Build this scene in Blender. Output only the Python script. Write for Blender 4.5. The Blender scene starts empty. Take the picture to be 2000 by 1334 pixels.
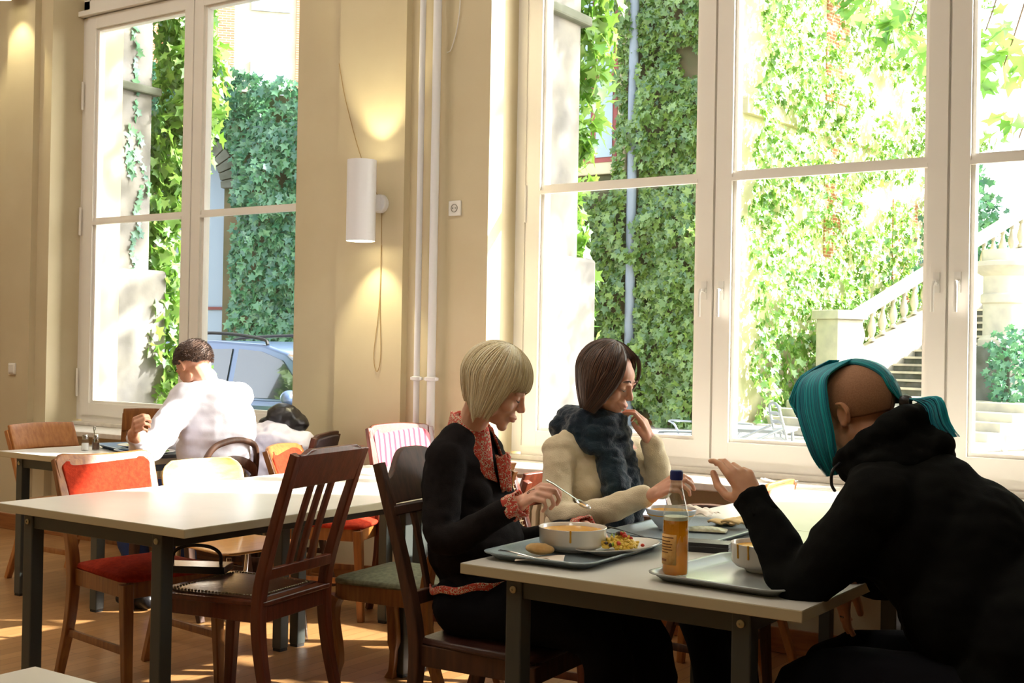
import bpy, bmesh, math, random
import numpy as np
from mathutils import Vector, Matrix, noise
random.seed(7); rng = np.random.default_rng(11)
PI = math.pi
scene = bpy.context.scene
COL = scene.collection

# ---------------------------------------------------------------- camera
H = 1.33; FPX = 2400.0
YAW, PIT, ROLL = math.radians(34.5), math.radians(.42), math.radians(1.0)
fw = Vector((-math.sin(YAW)*math.cos(PIT), math.cos(YAW)*math.cos(PIT), math.sin(PIT)))
r0 = Vector((math.cos(YAW), math.sin(YAW), 0)); u0 = r0.cross(fw)
rt = math.cos(ROLL)*r0 + math.sin(ROLL)*u0; up = -math.sin(ROLL)*r0 + math.cos(ROLL)*u0
cam = bpy.data.cameras.new('camera'); camo = bpy.data.objects.new('camera', cam); COL.objects.link(camo)
camo.matrix_world = Matrix(((rt.x, up.x, -fw.x, 0), (rt.y, up.y, -fw.y, 0), (rt.z, up.z, -fw.z, H), (0, 0, 0, 1)))
cam.sensor_width = 36; cam.lens = 36*FPX/2000; cam.clip_end = 500
scene.camera = camo
def ray(px, py): return fw + rt*((px-1000)/FPX) - up*((py-667)/FPX)
def PY(px, py, y):              # point of the place seen at a pixel, at world depth y
    d = ray(px, py); return Vector((0, 0, H)) + d*(y/d.y)
def PZ(px, py, z):
    d = ray(px, py); return Vector((0, 0, H)) + d*((z-H)/d.z)
def PD(px, py, D): return Vector((0, 0, H)) + ray(px, py)*D

# ---------------------------------------------------------------- materials
def newmat(name):
    m = bpy.data.materials.new(name); m.use_nodes = True
    nt = m.node_tree; return m, nt, nt.nodes, nt.links, nt.nodes['Principled BSDF']
def C4(c): return (c[0], c[1], c[2], 1)
def S(c):   # srgb 0-255 -> linear
    return tuple(((v/255)/12.92 if v/255 <= .04045 else ((v/255+.055)/1.055)**2.4) for v in c)
def mat(name, c, rough=.5, metal=0, c2=None, scale=8, stretch=(1, 1, 1), bump=0, bscale=60, detail=4, lo=.35, hi=.65, sheen=0, spec=.5, sss=0, coat=0):
    m, nt, N, L, b = newmat(name)
    b.inputs['Roughness'].default_value = rough; b.inputs['Metallic'].default_value = metal
    b.inputs['Specular IOR Level'].default_value = spec
    if sheen: b.inputs['Sheen Weight'].default_value = sheen
    if coat: b.inputs['Coat Weight'].default_value = coat; b.inputs['Coat Roughness'].default_value = .15
    if sss:
        b.inputs['Subsurface Weight'].default_value = sss; b.inputs['Subsurface Radius'].default_value = (.9, .35, .2); b.inputs['Subsurface Scale'].default_value = .01
    b.inputs['Base Color'].default_value = C4(c)
    if c2 or bump:
        tc = N.new('ShaderNodeTexCoord'); mp = N.new('ShaderNodeMapping'); mp.inputs['Scale'].default_value = stretch
        L.new(tc.outputs['Object'], mp.inputs['Vector'])
    if c2:
        nz = N.new('ShaderNodeTexNoise'); nz.inputs['Scale'].default_value = scale; nz.inputs['Detail'].default_value = detail
        L.new(mp.outputs['Vector'], nz.inputs['Vector'])
        cr = N.new('ShaderNodeValToRGB'); cr.color_ramp.elements[0].position = lo; cr.color_ramp.elements[1].position = hi
        cr.color_ramp.elements[0].color = C4(c); cr.color_ramp.elements[1].color = C4(c2)
        L.new(nz.outputs['Fac'], cr.inputs['Fac']); L.new(cr.outputs['Color'], b.inputs['Base Color'])
    if bump:
        n2 = N.new('ShaderNodeTexNoise'); n2.inputs['Scale'].default_value = bscale; n2.inputs['Detail'].default_value = 3
        L.new(mp.outputs['Vector'], n2.inputs['Vector'])
        bp = N.new('ShaderNodeBump'); bp.inputs['Strength'].default_value = bump; bp.inputs['Distance'].default_value = .01
        L.new(n2.outputs['Fac'], bp.inputs['Height']); L.new(bp.outputs['Normal'], b.inputs['Normal'])
    return m
def wood(name, c, c2, rough=.4, ax=2, coat=.2):
    st = [14, 14, 14]; st[ax] = 1.2
    return mat(name, c, rough, c2=c2, scale=4, stretch=st, detail=6, bump=.08, bscale=20, coat=coat)
def glassmat(name, tint=(1, 1, 1), refl=.08):
    m, nt, N, L, b = newmat(name); N.remove(b)
    tr = N.new('ShaderNodeBsdfTransparent'); tr.inputs['Color'].default_value = C4(tint)
    gl = N.new('ShaderNodeBsdfGlossy'); gl.inputs['Roughness'].default_value = .01
    fr = N.new('ShaderNodeLayerWeight'); fr.inputs['Blend'].default_value = .5
    pw = N.new('ShaderNodeMath'); pw.operation = 'POWER'; pw.inputs[1].default_value = 4
    mu = N.new('ShaderNodeMath'); mu.operation = 'MULTIPLY_ADD'; mu.inputs[1].default_value = .6; mu.inputs[2].default_value = refl*.5
    mu.use_clamp = True
    mx = N.new('ShaderNodeMixShader'); L.new(fr.outputs['Facing'], pw.inputs[0]); L.new(pw.outputs[0], mu.inputs[0]); L.new(mu.outputs[0], mx.inputs[0])
    L.new(tr.outputs[0], mx.inputs[1]); L.new(gl.outputs[0], mx.inputs[2]); L.new(mx.outputs[0], N['Material Output'].inputs[0])
    return m
def leafmat(name, c, c2, tl=.4):
    m, nt, N, L, b = newmat(name); N.remove(b)
    geo = N.new('ShaderNodeNewGeometry')
    cr = N.new('ShaderNodeValToRGB'); cr.color_ramp.elements[0].color = C4(c); cr.color_ramp.elements[1].color = C4(c2)
    L.new(geo.outputs['Random Per Island'], cr.inputs['Fac'])
    d = N.new('ShaderNodeBsdfDiffuse'); t = N.new('ShaderNodeBsdfTranslucent'); g = N.new('ShaderNodeBsdfGlossy'); g.inputs['Roughness'].default_value = .45
    g.inputs['Color'].default_value = (.8, .9, 1, 1)
    L.new(cr.outputs['Color'], d.inputs['Color']); L.new(cr.outputs['Color'], t.inputs['Color'])
    a = N.new('ShaderNodeMixShader'); a.inputs[0].default_value = tl; L.new(d.outputs[0], a.inputs[1]); L.new(t.outputs[0], a.inputs[2])
    e = N.new('ShaderNodeMixShader'); e.inputs[0].default_value = .07; L.new(a.outputs[0], e.inputs[1]); L.new(g.outputs[0], e.inputs[2])
    L.new(e.outputs[0], N['Material Output'].inputs[0]); return m

def hairmat(name, c0, c1, c2, rough=.42):
    m, nt, N, L, b = newmat(name); g = N.new('ShaderNodeNewGeometry'); cr = N.new('ShaderNodeValToRGB'); e = cr.color_ramp.elements
    e[0].color = C4(S(c0)); e[1].color = C4(S(c2)); x = e.new(.5); x.color = C4(S(c1)); L.new(g.outputs['Random Per Island'], cr.inputs['Fac']); L.new(cr.outputs['Color'], b.inputs['Base Color'])
    b.inputs['Roughness'].default_value = rough; b.inputs['Sheen Weight'].default_value = .15; return m

# ---------------------------------------------------------------- mesh builder
class MB:
    def __init__(s): s.v = []; s.f = []; s.n = 0
    def add(s, vs, fs):
        o = s.n; s.v.extend([tuple(v) for v in vs]); s.f.extend([tuple(i+o for i in f) for f in fs]); s.n += len(vs); return s
    def box(s, a, b, M=None):
        x0, y0, z0 = a; x1, y1, z1 = b
        vs = [(x0, y0, z0), (x1, y0, z0), (x1, y1, z0), (x0, y1, z0), (x0, y0, z1), (x1, y0, z1), (x1, y1, z1), (x0, y1, z1)]
        if M: vs = [M @ Vector(v) for v in vs]
        return s.add(vs, [(0, 3, 2, 1), (4, 5, 6, 7), (0, 1, 5, 4), (1, 2, 6, 5), (2, 3, 7, 6), (3, 0, 4, 7)])
    def tube(s, pts, rad, n=10, caps=True, flat=None, nrm=None, ball=False):
        """sweep; rad number or list; flat=(a,b) rectangular section scaled by rad; nrm = reference axis"""
        pts = [Vector(p) for p in pts]; k = len(pts)
        if not isinstance(rad, (list, tuple)): rad = [rad]*k
        rad = list(rad)
        if ball:
            d0 = (pts[0]-pts[1]).normalized(); d1 = (pts[-1]-pts[-2]).normalized(); P = []; R_ = []
            for a in (90, 65, 40, 18): P.append(pts[0]+d0*rad[0]*math.sin(math.radians(a))); R_.append(max(rad[0]*math.cos(math.radians(a)), 1e-4))
            P += pts; R_ += rad
            for a in (18, 40, 65, 90): P.append(pts[-1]+d1*rad[-1]*math.sin(math.radians(a))); R_.append(max(rad[-1]*math.cos(math.radians(a)), 1e-4))
            pts, rad = P, R_; k = len(pts)
        vs = []; ref = Vector(nrm) if nrm else None; X = None
        for i in range(k):
            t = (pts[min(i+1, k-1)]-pts[max(i-1, 0)])
            if t.length < 1e-9: t = Vector((0, 0, 1))
            t.normalize()
            if ref is not None: X = ref - t*ref.dot(t)
            elif X is None: X = (Vector((1, 0, 0)) if abs(t.x) < .8 else Vector((0, 1, 0))); X = X - t*X.dot(t)
            else: X = X - t*X.dot(t)
            if X.length < 1e-6: X = t.orthogonal()
            X.normalize(); Y = t.cross(X)
            if flat:
                a, b = flat[0]*rad[i], flat[1]*rad[i]; e = .82
                for (p, q) in ((1, e), (e, 1), (-e, 1), (-1, e), (-1, -e), (-e, -1), (e, -1), (1, -e)): vs.append(pts[i]+X*a*p+Y*b*q)
            else:
                for j in range(n): an = 2*PI*j/n; vs.append(pts[i]+(X*math.cos(an)+Y*math.sin(an))*rad[i])
        m = 8 if flat else n
        fs = [(i*m+j, i*m+(j+1) % m, (i+1)*m+(j+1) % m, (i+1)*m+j) for i in range(k-1) for j in range(m)]
        if caps: fs += [tuple(range(m))[::-1], tuple((k-1)*m+j for j in range(m))]
        return s.add(vs, fs)
    def ell(s, c, r, M=None, nu=18, nv=12):
        c = Vector(c); vs = []; 
        for i in range(1, nv):
            th = PI*i/nv
            for j in range(nu):
                ph = 2*PI*j/nu; v = Vector((r[0]*math.sin(th)*math.cos(ph), r[1]*math.sin(th)*math.sin(ph), r[2]*math.cos(th)))
                if M: v = M @ v
                vs.append(c+v)
        t = Vector((0, 0, r[2])); b = Vector((0, 0, -r[2]))
        if M: t = M @ t; b = M @ b
        vs += [c+t, c+b]; T = len(vs)-2
        fs = [(i*nu+j, (i+1)*nu+j, (i+1)*nu+(j+1) % nu, i*nu+(j+1) % nu) for i in range(nv-2) for j in range(nu)]
        fs += [(T, j, (j+1) % nu) for j in range(nu)] + [(T+1, (nv-2)*nu+(j+1) % nu, (nv-2)*nu+j) for j in range(nu)]
        return s.add(vs, fs)
    def lathe(s, prof, c=(0, 0, 0), n=32, M=None, cap0=True, cap1=True, sx=1, sy=1):
        vs = []; c = Vector(c)
        for (r, z) in prof:
            for j in range(n):
                a = 2*PI*j/n; v = Vector((r*math.cos(a)*sx, r*math.sin(a)*sy, z))
                if M: v = M @ v
                vs.append(c+v)
        k = len(prof); fs = [(i*n+j, i*n+(j+1) % n, (i+1)*n+(j+1) % n, (i+1)*n+j) for i in range(k-1) for j in range(n)]
        if cap0: fs.append(tuple(range(n))[::-1])
        if cap1: fs.append(tuple((k-1)*n+j for j in range(n)))
        return s.add(vs, fs)
    def prism(s, poly, d, M=None):
        """poly: 3D points list; d: extrusion vector"""
        n = len(poly); p = [Vector(q) for q in poly]; d = Vector(d); vs = p+[q+d for q in p]
        if M: vs = [M @ v for v in vs]
        return s.add(vs, [tuple(range(n))[::-1], tuple(range(n, 2*n))]+[(i, (i+1) % n, (i+1) % n+n, i+n) for i in range(n)])
    def grid(s, fn, nu, nv, closeu=False):
        vs = [fn(i/(nu if closeu else nu-1), j/(nv-1)) for i in range(nu) for j in range(nv)]
        fs = []
        for i in range(nu if closeu else nu-1):
            for j in range(nv-1): a = i*nv+j; b = ((i+1) % nu)*nv+j; fs.append((a, b, b+1, a+1))
        return s.add(vs, fs)
    def mesh(s, name):
        me = bpy.data.meshes.new(name); me.from_pydata([tuple(v) for v in s.v], [], s.f); me.validate(); me.update(); return me
    def build(s, name, m, parent=None, smooth=True, bevel=0, solid=0, sub=0, ang=40, seg=2, fix=True):
        me = s.mesh(name)
        if fix:
            bm = bmesh.new(); bm.from_mesh(me); bmesh.ops.recalc_face_normals(bm, faces=bm.faces); bm.to_mesh(me); bm.free()
        return finish(name, me, m, parent, smooth, bevel, solid, sub, ang, seg)
def link(name, me, parent):
    o = bpy.data.objects.new(name, me); COL.objects.link(o)
    if parent: o.parent = parent
    return o
def finish(name, me, m, parent=None, smooth=True, bevel=0, solid=0, sub=0, ang=40, seg=2):
    if m: me.materials.append(m)
    o = link(name, me, parent)
    if solid: q = o.modifiers.new('solidify', 'SOLIDIFY'); q.thickness = solid; q.offset = 0
    if bevel:
        q = o.modifiers.new('bevel', 'BEVEL'); q.width = bevel; q.segments = seg; q.limit_method = 'ANGLE'; q.angle_limit = math.radians(ang)
    if sub: q = o.modifiers.new('sub', 'SUBSURF'); q.levels = sub; q.render_levels = sub
    if smooth:
        me.polygons.foreach_set('use_smooth', [True]*len(me.polygons))
        if not sub: me.set_sharp_from_angle(angle=math.radians(ang))
    return o
def organic(name, mb, m, parent=None, voxel=.006, smooth=4, wr=0, wscale=9, dec=0):
    """merge overlapping solids into ONE continuous surface"""
    me = mb.mesh(name)
    bm = bmesh.new(); bm.from_mesh(me); bmesh.ops.recalc_face_normals(bm, faces=bm.faces); bm.to_mesh(me); bm.free()
    t = bpy.data.objects.new('tmp', me); COL.objects.link(t)
    q = t.modifiers.new('r', 'REMESH'); q.mode = 'VOXEL'; q.voxel_size = voxel; q.use_smooth_shade = True
    if smooth: q = t.modifiers.new('s', 'SMOOTH'); q.factor = .5; q.iterations = smooth
    dg = bpy.context.evaluated_depsgraph_get(); ev = t.evaluated_get(dg)
    out = bpy.data.meshes.new_from_object(ev); bpy.data.objects.remove(t)
    if wr:
        k = len(out.vertices); co = np.empty(k*3, 'f'); no = np.empty(k*3, 'f'); out.vertices.foreach_get('co', co); out.vertices.foreach_get('normal', no)
        co = co.reshape(-1, 3); no = no.reshape(-1, 3)
        d = np.array([noise.noise(Vector((c[0]*wscale, c[1]*wscale, c[2]*wscale*1.6)))+.5*noise.noise(Vector((c[0]*wscale*2.3, c[1]*wscale*2.3, c[2]*wscale*3))) for c in co.tolist()])
        co += no*d[:, None]*wr; out.vertices.foreach_set('co', co.astype('f').ravel()); out.update()
    out.materials.clear(); out.name = name
    o = finish(name, out, m, parent, smooth=False)
    out.polygons.foreach_set('use_smooth', [True]*len(out.polygons))
    return o
def thing(name, label, cat, loc=(0, 0, 0), rz=0, group=None):
    o = bpy.data.objects.new(name, None); COL.objects.link(o); o.empty_display_size = .1
    o.location = loc; o.rotation_euler = (0, 0, rz); tag(o, label, cat, group); return o
def tag(o, label=None, cat=None, group=None, kind=None):
    if label: o['label'] = label
    if cat: o['category'] = cat
    if group: o['group'] = group
    if kind: o['kind'] = kind
    return o
def struct(o): o['kind'] = 'structure'; return o
def Rz(a): return Matrix.Rotation(a, 3, 'Z')
def arc(c, r, a0, a1, n, ax='xz'):
    out = []
    for i in range(n+1):
        a = math.radians(a0+(a1-a0)*i/n); p = Vector(c)
        p['xyz'.index(ax[0])] += r*math.cos(a); p['xyz'.index(ax[1])] += r*math.sin(a); out.append(p)
    return out
def bez(pts, n=12):   # catmull-rom
    P = [Vector(p) for p in pts]; P = [P[0]*2-P[1]]+P+[P[-1]*2-P[-2]]; out = []
    for i in range(1, len(P)-2):
        for j in range(n):
            t = j/n; a, b, c, d = P[i-1:i+3]
            out.append(.5*((2*b)+(c-a)*t+(2*a-5*b+4*c-d)*t*t+(3*b-a-3*c+d)*t**3))
    out.append(P[-2]); return out
SUN_AZ = 35; SUN_EL = 33; SKY = .75; EXPO = 0.65; SUNE = 18; CANO = -.12; FILL = 12.5
# ---------------------------------------------------------------- palette
M = {}
M['plaster'] = mat('wall_plaster', S((203, 189, 156)), .85, c2=S((208, 195, 163)), scale=3, bump=.05, bscale=160)
M['ceil'] = mat('ceiling_paint', S((232, 226, 212)), .9)
M['frame'] = mat('window_paint', S((240, 236, 228)), .4)
M['glass'] = glassmat('window_glass', (.97, .98, .97), .05)
M['sill'] = mat('sill_stone', S((228, 222, 212)), .3, c2=S((214, 208, 198)), scale=20)
M['top'] = mat('laminate_top', S((216, 213, 204)), .3, c2=S((210, 207, 197)), scale=5)
M['edge'] = mat('laminate_edge', S((188, 178, 146)), .5)
M['steel'] = mat('dark_steel', S((62, 66, 62)), .42, spec=.5)
M['screw'] = mat('screw', S((170, 165, 140)), .3, metal=1)
M['mahog'] = wood('mahogany', S((106, 50, 30)), S((82, 36, 20)), .35)
M['oak'] = wood('oak', S((150, 96, 44)), S((122, 72, 30)), .4)
M['honey'] = wood('honey_wood', S((182, 122, 62)), S((160, 98, 46)), .35)
M['walnut'] = wood('walnut', S((84, 52, 32)), S((62, 38, 22)), .6, coat=0)
M['ply'] = wood('plywood', S((222, 178, 112)), S((206, 158, 92)), .3, ax=1, coat=.4)
M['redfab'] = mat('red_fabric', S((166, 50, 24)), .9, c2=S((140, 38, 18)), scale=60, bump=.2, bscale=260, spec=.15)
M['brownfab'] = mat('maroon_fabric', S((124, 42, 28)), .85, c2=S((104, 32, 22)), scale=20, bump=.1, bscale=200, sheen=.2)
M['greenfab'] = mat('green_fabric', S((128, 130, 104)), .9, c2=S((104, 106, 84)), scale=60, bump=.2, bscale=260)
M['leather'] = mat('dark_leather', S((74, 44, 36)), .32, c2=S((56, 32, 26)), scale=12, bump=.1, bscale=90)
M['vinyl'] = mat('grey_vinyl', S((104, 108, 128)), .35, c2=S((88, 92, 112)), scale=10)
M['salmon'] = mat('salmon_vinyl', S((214, 128, 104)), .4)
M['metal'] = mat('chrome', S((200, 200, 200)), .15, metal=1)
M['alu'] = mat('aluminium', S((176, 182, 190)), .35, metal=.6)
M['white'] = mat('white_ceramic', S((236, 232, 222)), .15, coat=.3)
M['enamel'] = mat('white_enamel', S((226, 226, 230)), .35)
M['plast'] = mat('white_plastic', S((232, 230, 224)), .4)
M['tray'] = mat('grey_tray', S((142, 156, 162)), .3, c2=S((134, 148, 156)), scale=200, detail=2)
M['tray2'] = mat('grey_tray_light', S((150, 154, 152)), .25)
M['soup'] = mat('pumpkin_soup', S((216, 150, 30)), .25, c2=S((226, 168, 48)), scale=20)
M['bread'] = mat('bread_crust', S((226, 196, 140)), .8, c2=S((206, 164, 100)), scale=18, bump=.2, bscale=60)
M['pasta'] = mat('pasta', S((236, 206, 96)), .45, c2=S((224, 188, 70)), scale=30)
M['black'] = mat('black_leather', S((24, 22, 24)), .35, bump=.1, bscale=120)
M['skinA'] = mat('skin_fair', S((232, 184, 158)), .5, c2=S((226, 174, 148)), scale=25, sss=.25)
M['skinB'] = mat('skin_warm', S((222, 170, 142)), .5, c2=S((214, 158, 130)), scale=25, sss=.25)
M['skinC'] = mat('skin_olive', S((214, 162, 126)), .5, c2=S((204, 150, 114)), scale=25, sss=.2)
M['lip'] = mat('lips', S((196, 110, 102)), .4)
M['lash'] = mat('lashes', S((40, 26, 22)), .7)
M['blond'] = hairmat('blond_hair', (196, 172, 122), (240, 226, 184), (255, 248, 222))
M['brownh'] = hairmat('brown_hair', (42, 26, 18), (72, 46, 32), (104, 70, 48))
M['manh'] = hairmat('dark_hair', (46, 30, 22), (76, 52, 38), (104, 74, 54), .6)
M['teal'] = hairmat('teal_hair', (0, 84, 116), (0, 158, 180), (20, 206, 210))
M['stubble'] = mat('shaved_scalp', S((172, 128, 96)), .8, c2=S((156, 114, 84)), scale=300, bump=.1, bscale=500)
M['sweater'] = mat('dark_knit', S((34, 30, 30)), .95, c2=S((28, 25, 25)), scale=40, bump=.25, bscale=320, spec=.12)
M['hoodie'] = mat('black_sweat', S((20, 21, 19)), .95, c2=S((16, 16, 15)), scale=12, bump=.15, bscale=300, spec=.08)
M['jeansb'] = mat('black_cloth', S((20, 20, 24)), .9, spec=.1, bump=.1, bscale=200)
M['jeans'] = mat('blue_denim', S((44, 62, 112)), .9, bump=.2, bscale=260)
M['cream'] = mat('cream_knit', S((232, 218, 186)), .95, c2=S((224, 208, 174)), scale=30, bump=.3, bscale=260, sheen=.3)
M['scarf'] = mat('teal_scarf', S((22, 48, 62)), .95, c2=S((16, 34, 52)), scale=16, bump=.4, bscale=180, sheen=.3)
M['shirt'] = mat('white_shirt', S((224, 222, 232)), .8, bump=.1, bscale=60)
M['coatdark'] = mat('dark_coat', S((70, 60, 62)), .8, bump=.2, bscale=90)
M['print'] = None
def printmat():
    m, nt, N, L, b = newmat('red_print_cotton'); b.inputs['Roughness'].default_value = .85
    tc = N.new('ShaderNodeTexCoord'); v = N.new('ShaderNodeTexVoronoi'); v.inputs['Scale'].default_value = 120
    w = N.new('ShaderNodeTexNoise'); w.inputs['Scale'].default_value = 60
    L.new(tc.outputs['Object'], v.inputs['Vector']); L.new(tc.outputs['Object'], w.inputs['Vector'])
    a = N.new('ShaderNodeMath'); a.operation = 'ADD'; L.new(v.outputs['Distance'], a.inputs[0]); L.new(w.outputs['Fac'], a.inputs[1])
    cr = N.new('ShaderNodeValToRGB'); cr.color_ramp.interpolation = 'CONSTANT'
    e = cr.color_ramp.elements; e[0].color = C4(S((196, 30, 34))); e[0].position = 0; e[1].position = .84; e[1].color = C4(S((222, 206, 178)))
    x = e.new(1.0); x.color = C4(S((206, 84, 70)))
    x = e.new(.78); x.color = C4(S((150, 120, 96)))
    L.new(a.outputs[0], cr.inputs['Fac']); L.new(cr.outputs['Color'], b.inputs['Base Color']); return m
M['print'] = printmat()
def floormat():
    m, nt, N, L, b = newmat('parquet'); tc = N.new('ShaderNodeTexCoord'); mp = N.new('ShaderNodeMapping')
    mp.inputs['Rotation'].default_value = (0, 0, PI/2)
    L.new(tc.outputs['Object'], mp.inputs['Vector'])
    br = N.new('ShaderNodeTexBrick'); br.inputs['Scale'].default_value = 1; br.inputs['Brick Width'].default_value = 1.1; br.inputs['Row Height'].default_value = .075
    br.inputs['Mortar Size'].default_value = .0014; br.inputs['Color1'].default_value = C4(S((182, 136, 86))); br.inputs['Color2'].default_value = C4(S((162, 116, 68))); br.inputs['Mortar'].default_value = C4(S((100, 62, 30)))
    L.new(mp.outputs[0], br.inputs['Vector'])
    m2 = N.new('ShaderNodeMapping'); m2.inputs['Scale'].default_value = (22, 1.2, 1); L.new(tc.outputs['Object'], m2.inputs['Vector'])
    nz = N.new('ShaderNodeTexNoise'); nz.inputs['Scale'].default_value = 3; nz.inputs['Detail'].default_value = 6; L.new(m2.outputs[0], nz.inputs['Vector'])
    mx = N.new('ShaderNodeMixRGB'); mx.blend_type = 'MULTIPLY'; mx.inputs[0].default_value = .35
    L.new(br.outputs['Color'], mx.inputs[1]); L.new(nz.outputs['Fac'], mx.inputs[2]); L.new(mx.outputs[0], b.inputs['Base Color'])
    b.inputs['Roughness'].default_value = .38; b.inputs['Coat Weight'].default_value = .25; b.inputs['Coat Roughness'].default_value = .25
    return m
M['floor'] = floormat()
def brickmat(name, c1, c2, mort, w=.25, h=.075, rot=0):
    m, nt, N, L, b = newmat(name); tc = N.new('ShaderNodeTexCoord'); mp = N.new('ShaderNodeMapping'); mp.inputs['Rotation'].default_value = (PI/2, 0, rot)
    L.new(tc.outputs['Object'], mp.inputs[0]); br = N.new('ShaderNodeTexBrick'); br.inputs['Scale'].default_value = 1
    br.inputs['Brick Width'].default_value = w; br.inputs['Row Height'].default_value = h; br.inputs['Mortar Size'].default_value = .01
    br.inputs['Color1'].default_value = C4(c1); br.inputs['Color2'].default_value = C4(c2); br.inputs['Mortar'].default_value = C4(mort)
    L.new(mp.outputs[0], br.inputs['Vector']); L.new(br.outputs['Color'], b.inputs['Base Color']); b.inputs['Roughness'].default_value = .9; return m
M['brick'] = brickmat('brick', S((190, 120, 88)), S((170, 100, 74)), S((200, 180, 150)))
M['stone'] = mat('sandstone', S((132, 128, 120)), .9, c2=S((96, 94, 92)), scale=2.5, bump=.3, bscale=12)
M['stone2'] = mat('pale_sandstone', S((196, 188, 164)), .9, c2=S((166, 160, 144)), scale=2.5, bump=.3, bscale=12)
M['stoned'] = mat('dark_stone', S((104, 106, 96)), .95, c2=S((70, 74, 60)), scale=3, bump=.3, bscale=10)  # dark greenish stone; moss on the column plinth
M['gravel'] = mat('court_paving', S((166, 162, 152)), .95, c2=S((134, 130, 122)), scale=3, bump=.3, bscale=30)
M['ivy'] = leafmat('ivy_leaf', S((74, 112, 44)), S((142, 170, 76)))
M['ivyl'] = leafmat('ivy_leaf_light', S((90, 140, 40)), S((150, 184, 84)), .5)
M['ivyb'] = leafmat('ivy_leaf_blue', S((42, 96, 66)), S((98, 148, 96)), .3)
M['tree'] = leafmat('tree_leaf', S((96, 150, 52)), S((150, 190, 90)), .55)
M['ivybase'] = mat('ivy_wall', S((72, 78, 50)), .95, c2=S((110, 96, 70)), scale=1.5)  # olive to brown tone of the wall behind the leaves

# ---------------------------------------------------------------- room shell
WY = 5.25; GY = 5.5; OY = 5.85; TOPZ = 4.25; SZ = .745
def seg(x0, x1, z0, z1): return ((x0, WY, z0), (x1, OY, z1))
w = MB()
W1 = (-7.565, -5.175); W2 = (-3.775, -.12)
w.box(*seg(-10, W1[0], 0, 5)); w.box(*seg(W1[1], W2[0], 0, 5)); w.box(*seg(W2[1], 6, 0, 5))
for a in (W1, W2): w.box((a[0], WY+.06, 0), (a[1], OY, SZ-.045)); w.box(*seg(a[0], a[1], TOPZ, 5))
w.box((-4.80, WY-.05, 0), (-4.31, WY+.01, 5)); w.box((-8.02, WY-.05, 0), (-7.70, WY+.01, 5))
struct(w.build('wall_window_side', M['plaster'], smooth=False))
struct(MB().box((-10.2, -4, 0), (-10, 6, 5)).build('wall_left', M['plaster'], smooth=False))
struct(MB().box((6, -4, 0), (6.2, 6, 5)).build('wall_right', M['plaster'], smooth=False))
struct(MB().box((-10.2, -4.2, 0), (6.2, -4, 5)).build('wall_back', M['plaster'], smooth=False))
struct(MB().box((-10.2, -4.2, -.12), (6.2, OY, 0)).build('floor', M['floor'], smooth=False))
struct(MB().box((-10.2, -4.2, 5), (6.2, OY, 5.2)).build('ceiling', M['ceil'], smooth=False))
k = MB()
for a, b in ((-10, -8.02), (-7.70, -4.80), (-4.31, 6)): k.box((a, WY-.022, 0), (b, WY, .11)); k.box((a, WY-.03, 0), (b, WY-.02, .025))
k.box((-8.02, WY-.072, 0), (-7.70, WY-.05, .11)); k.box((-4.80, WY-.072, 0), (-4.31, WY-.05, .11))
struct(k.build('baseboard_window_side', wood('skirting_wood', S((156, 96, 48)), S((132, 78, 36)), .4, ax=0), smooth=False, bevel=.004))

def sash(fr, gl, x0, x1, z0, z1, stile=.085, bar=2.2):
    """one casement: stiles, rails, glazing bar with a stepped profile, in the plane y=GY"""
    y0, y1 = GY-.01, GY+.06
    fr.box((x0, y0, z0), (x0+stile, y1, z1)); fr.box((x1-stile, y0, z0), (x1, y1, z1))
    fr.box((x0+stile-.0005, y0+.0008, z0), (x1-stile+.0005, y1-.0008, z0+stile)); fr.box((x0+stile-.0005, y0+.0008, z1-stile), (x1-stile+.0005, y1-.0008, z1))
    s = stile; e = .018   # inner bead
    for (a, b, c, d) in ((x0+s, x0+s+e, z0+s, z1-s), (x1-s-e, x1-s, z0+s, z1-s)): fr.box((a-.001, y0+.02, c-.001), (b, y1-.001, d+.001))
    for (c, d) in ((z0+s, z0+s+e), (z1-s-e, z1-s)): fr.box((x0+s+e-.0005, y0+.0205, c-.0005), (x1-s-e+.0005, y1-.0015, d+.0005))
    if bar: fr.box((x0+s, y0+.012, bar-.018), (x1-s, y1, bar+.018)); fr.box((x0+s, y0-.004, bar-.030), (x1-s, y0+.02, bar-.012))
    gl.box((x0+s+e*.5, GY+.035, z0+s+e*.5), (x1-s-e*.5, GY+.041, z1-s-e*.5))
def handle(x, z, parent, side):
    h = MB(); h.lathe([(.014, 0), (.014, .012), (.011, .014)], (x, GY-.01, z), 14, Matrix.Rotation(PI/2, 3, 'X'))
    h.tube([(x, GY-.02, z), (x, GY-.055, z), (x+side*.004, GY-.06, z-.02), (x+side*.004, GY-.06, z-.13)], .0085, 8)
    h.box((x-.014, GY-.016, z-.045), (x+.014, GY-.009, z+.045))
    return h.build('window_handle', M['plast'], parent)
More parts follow.
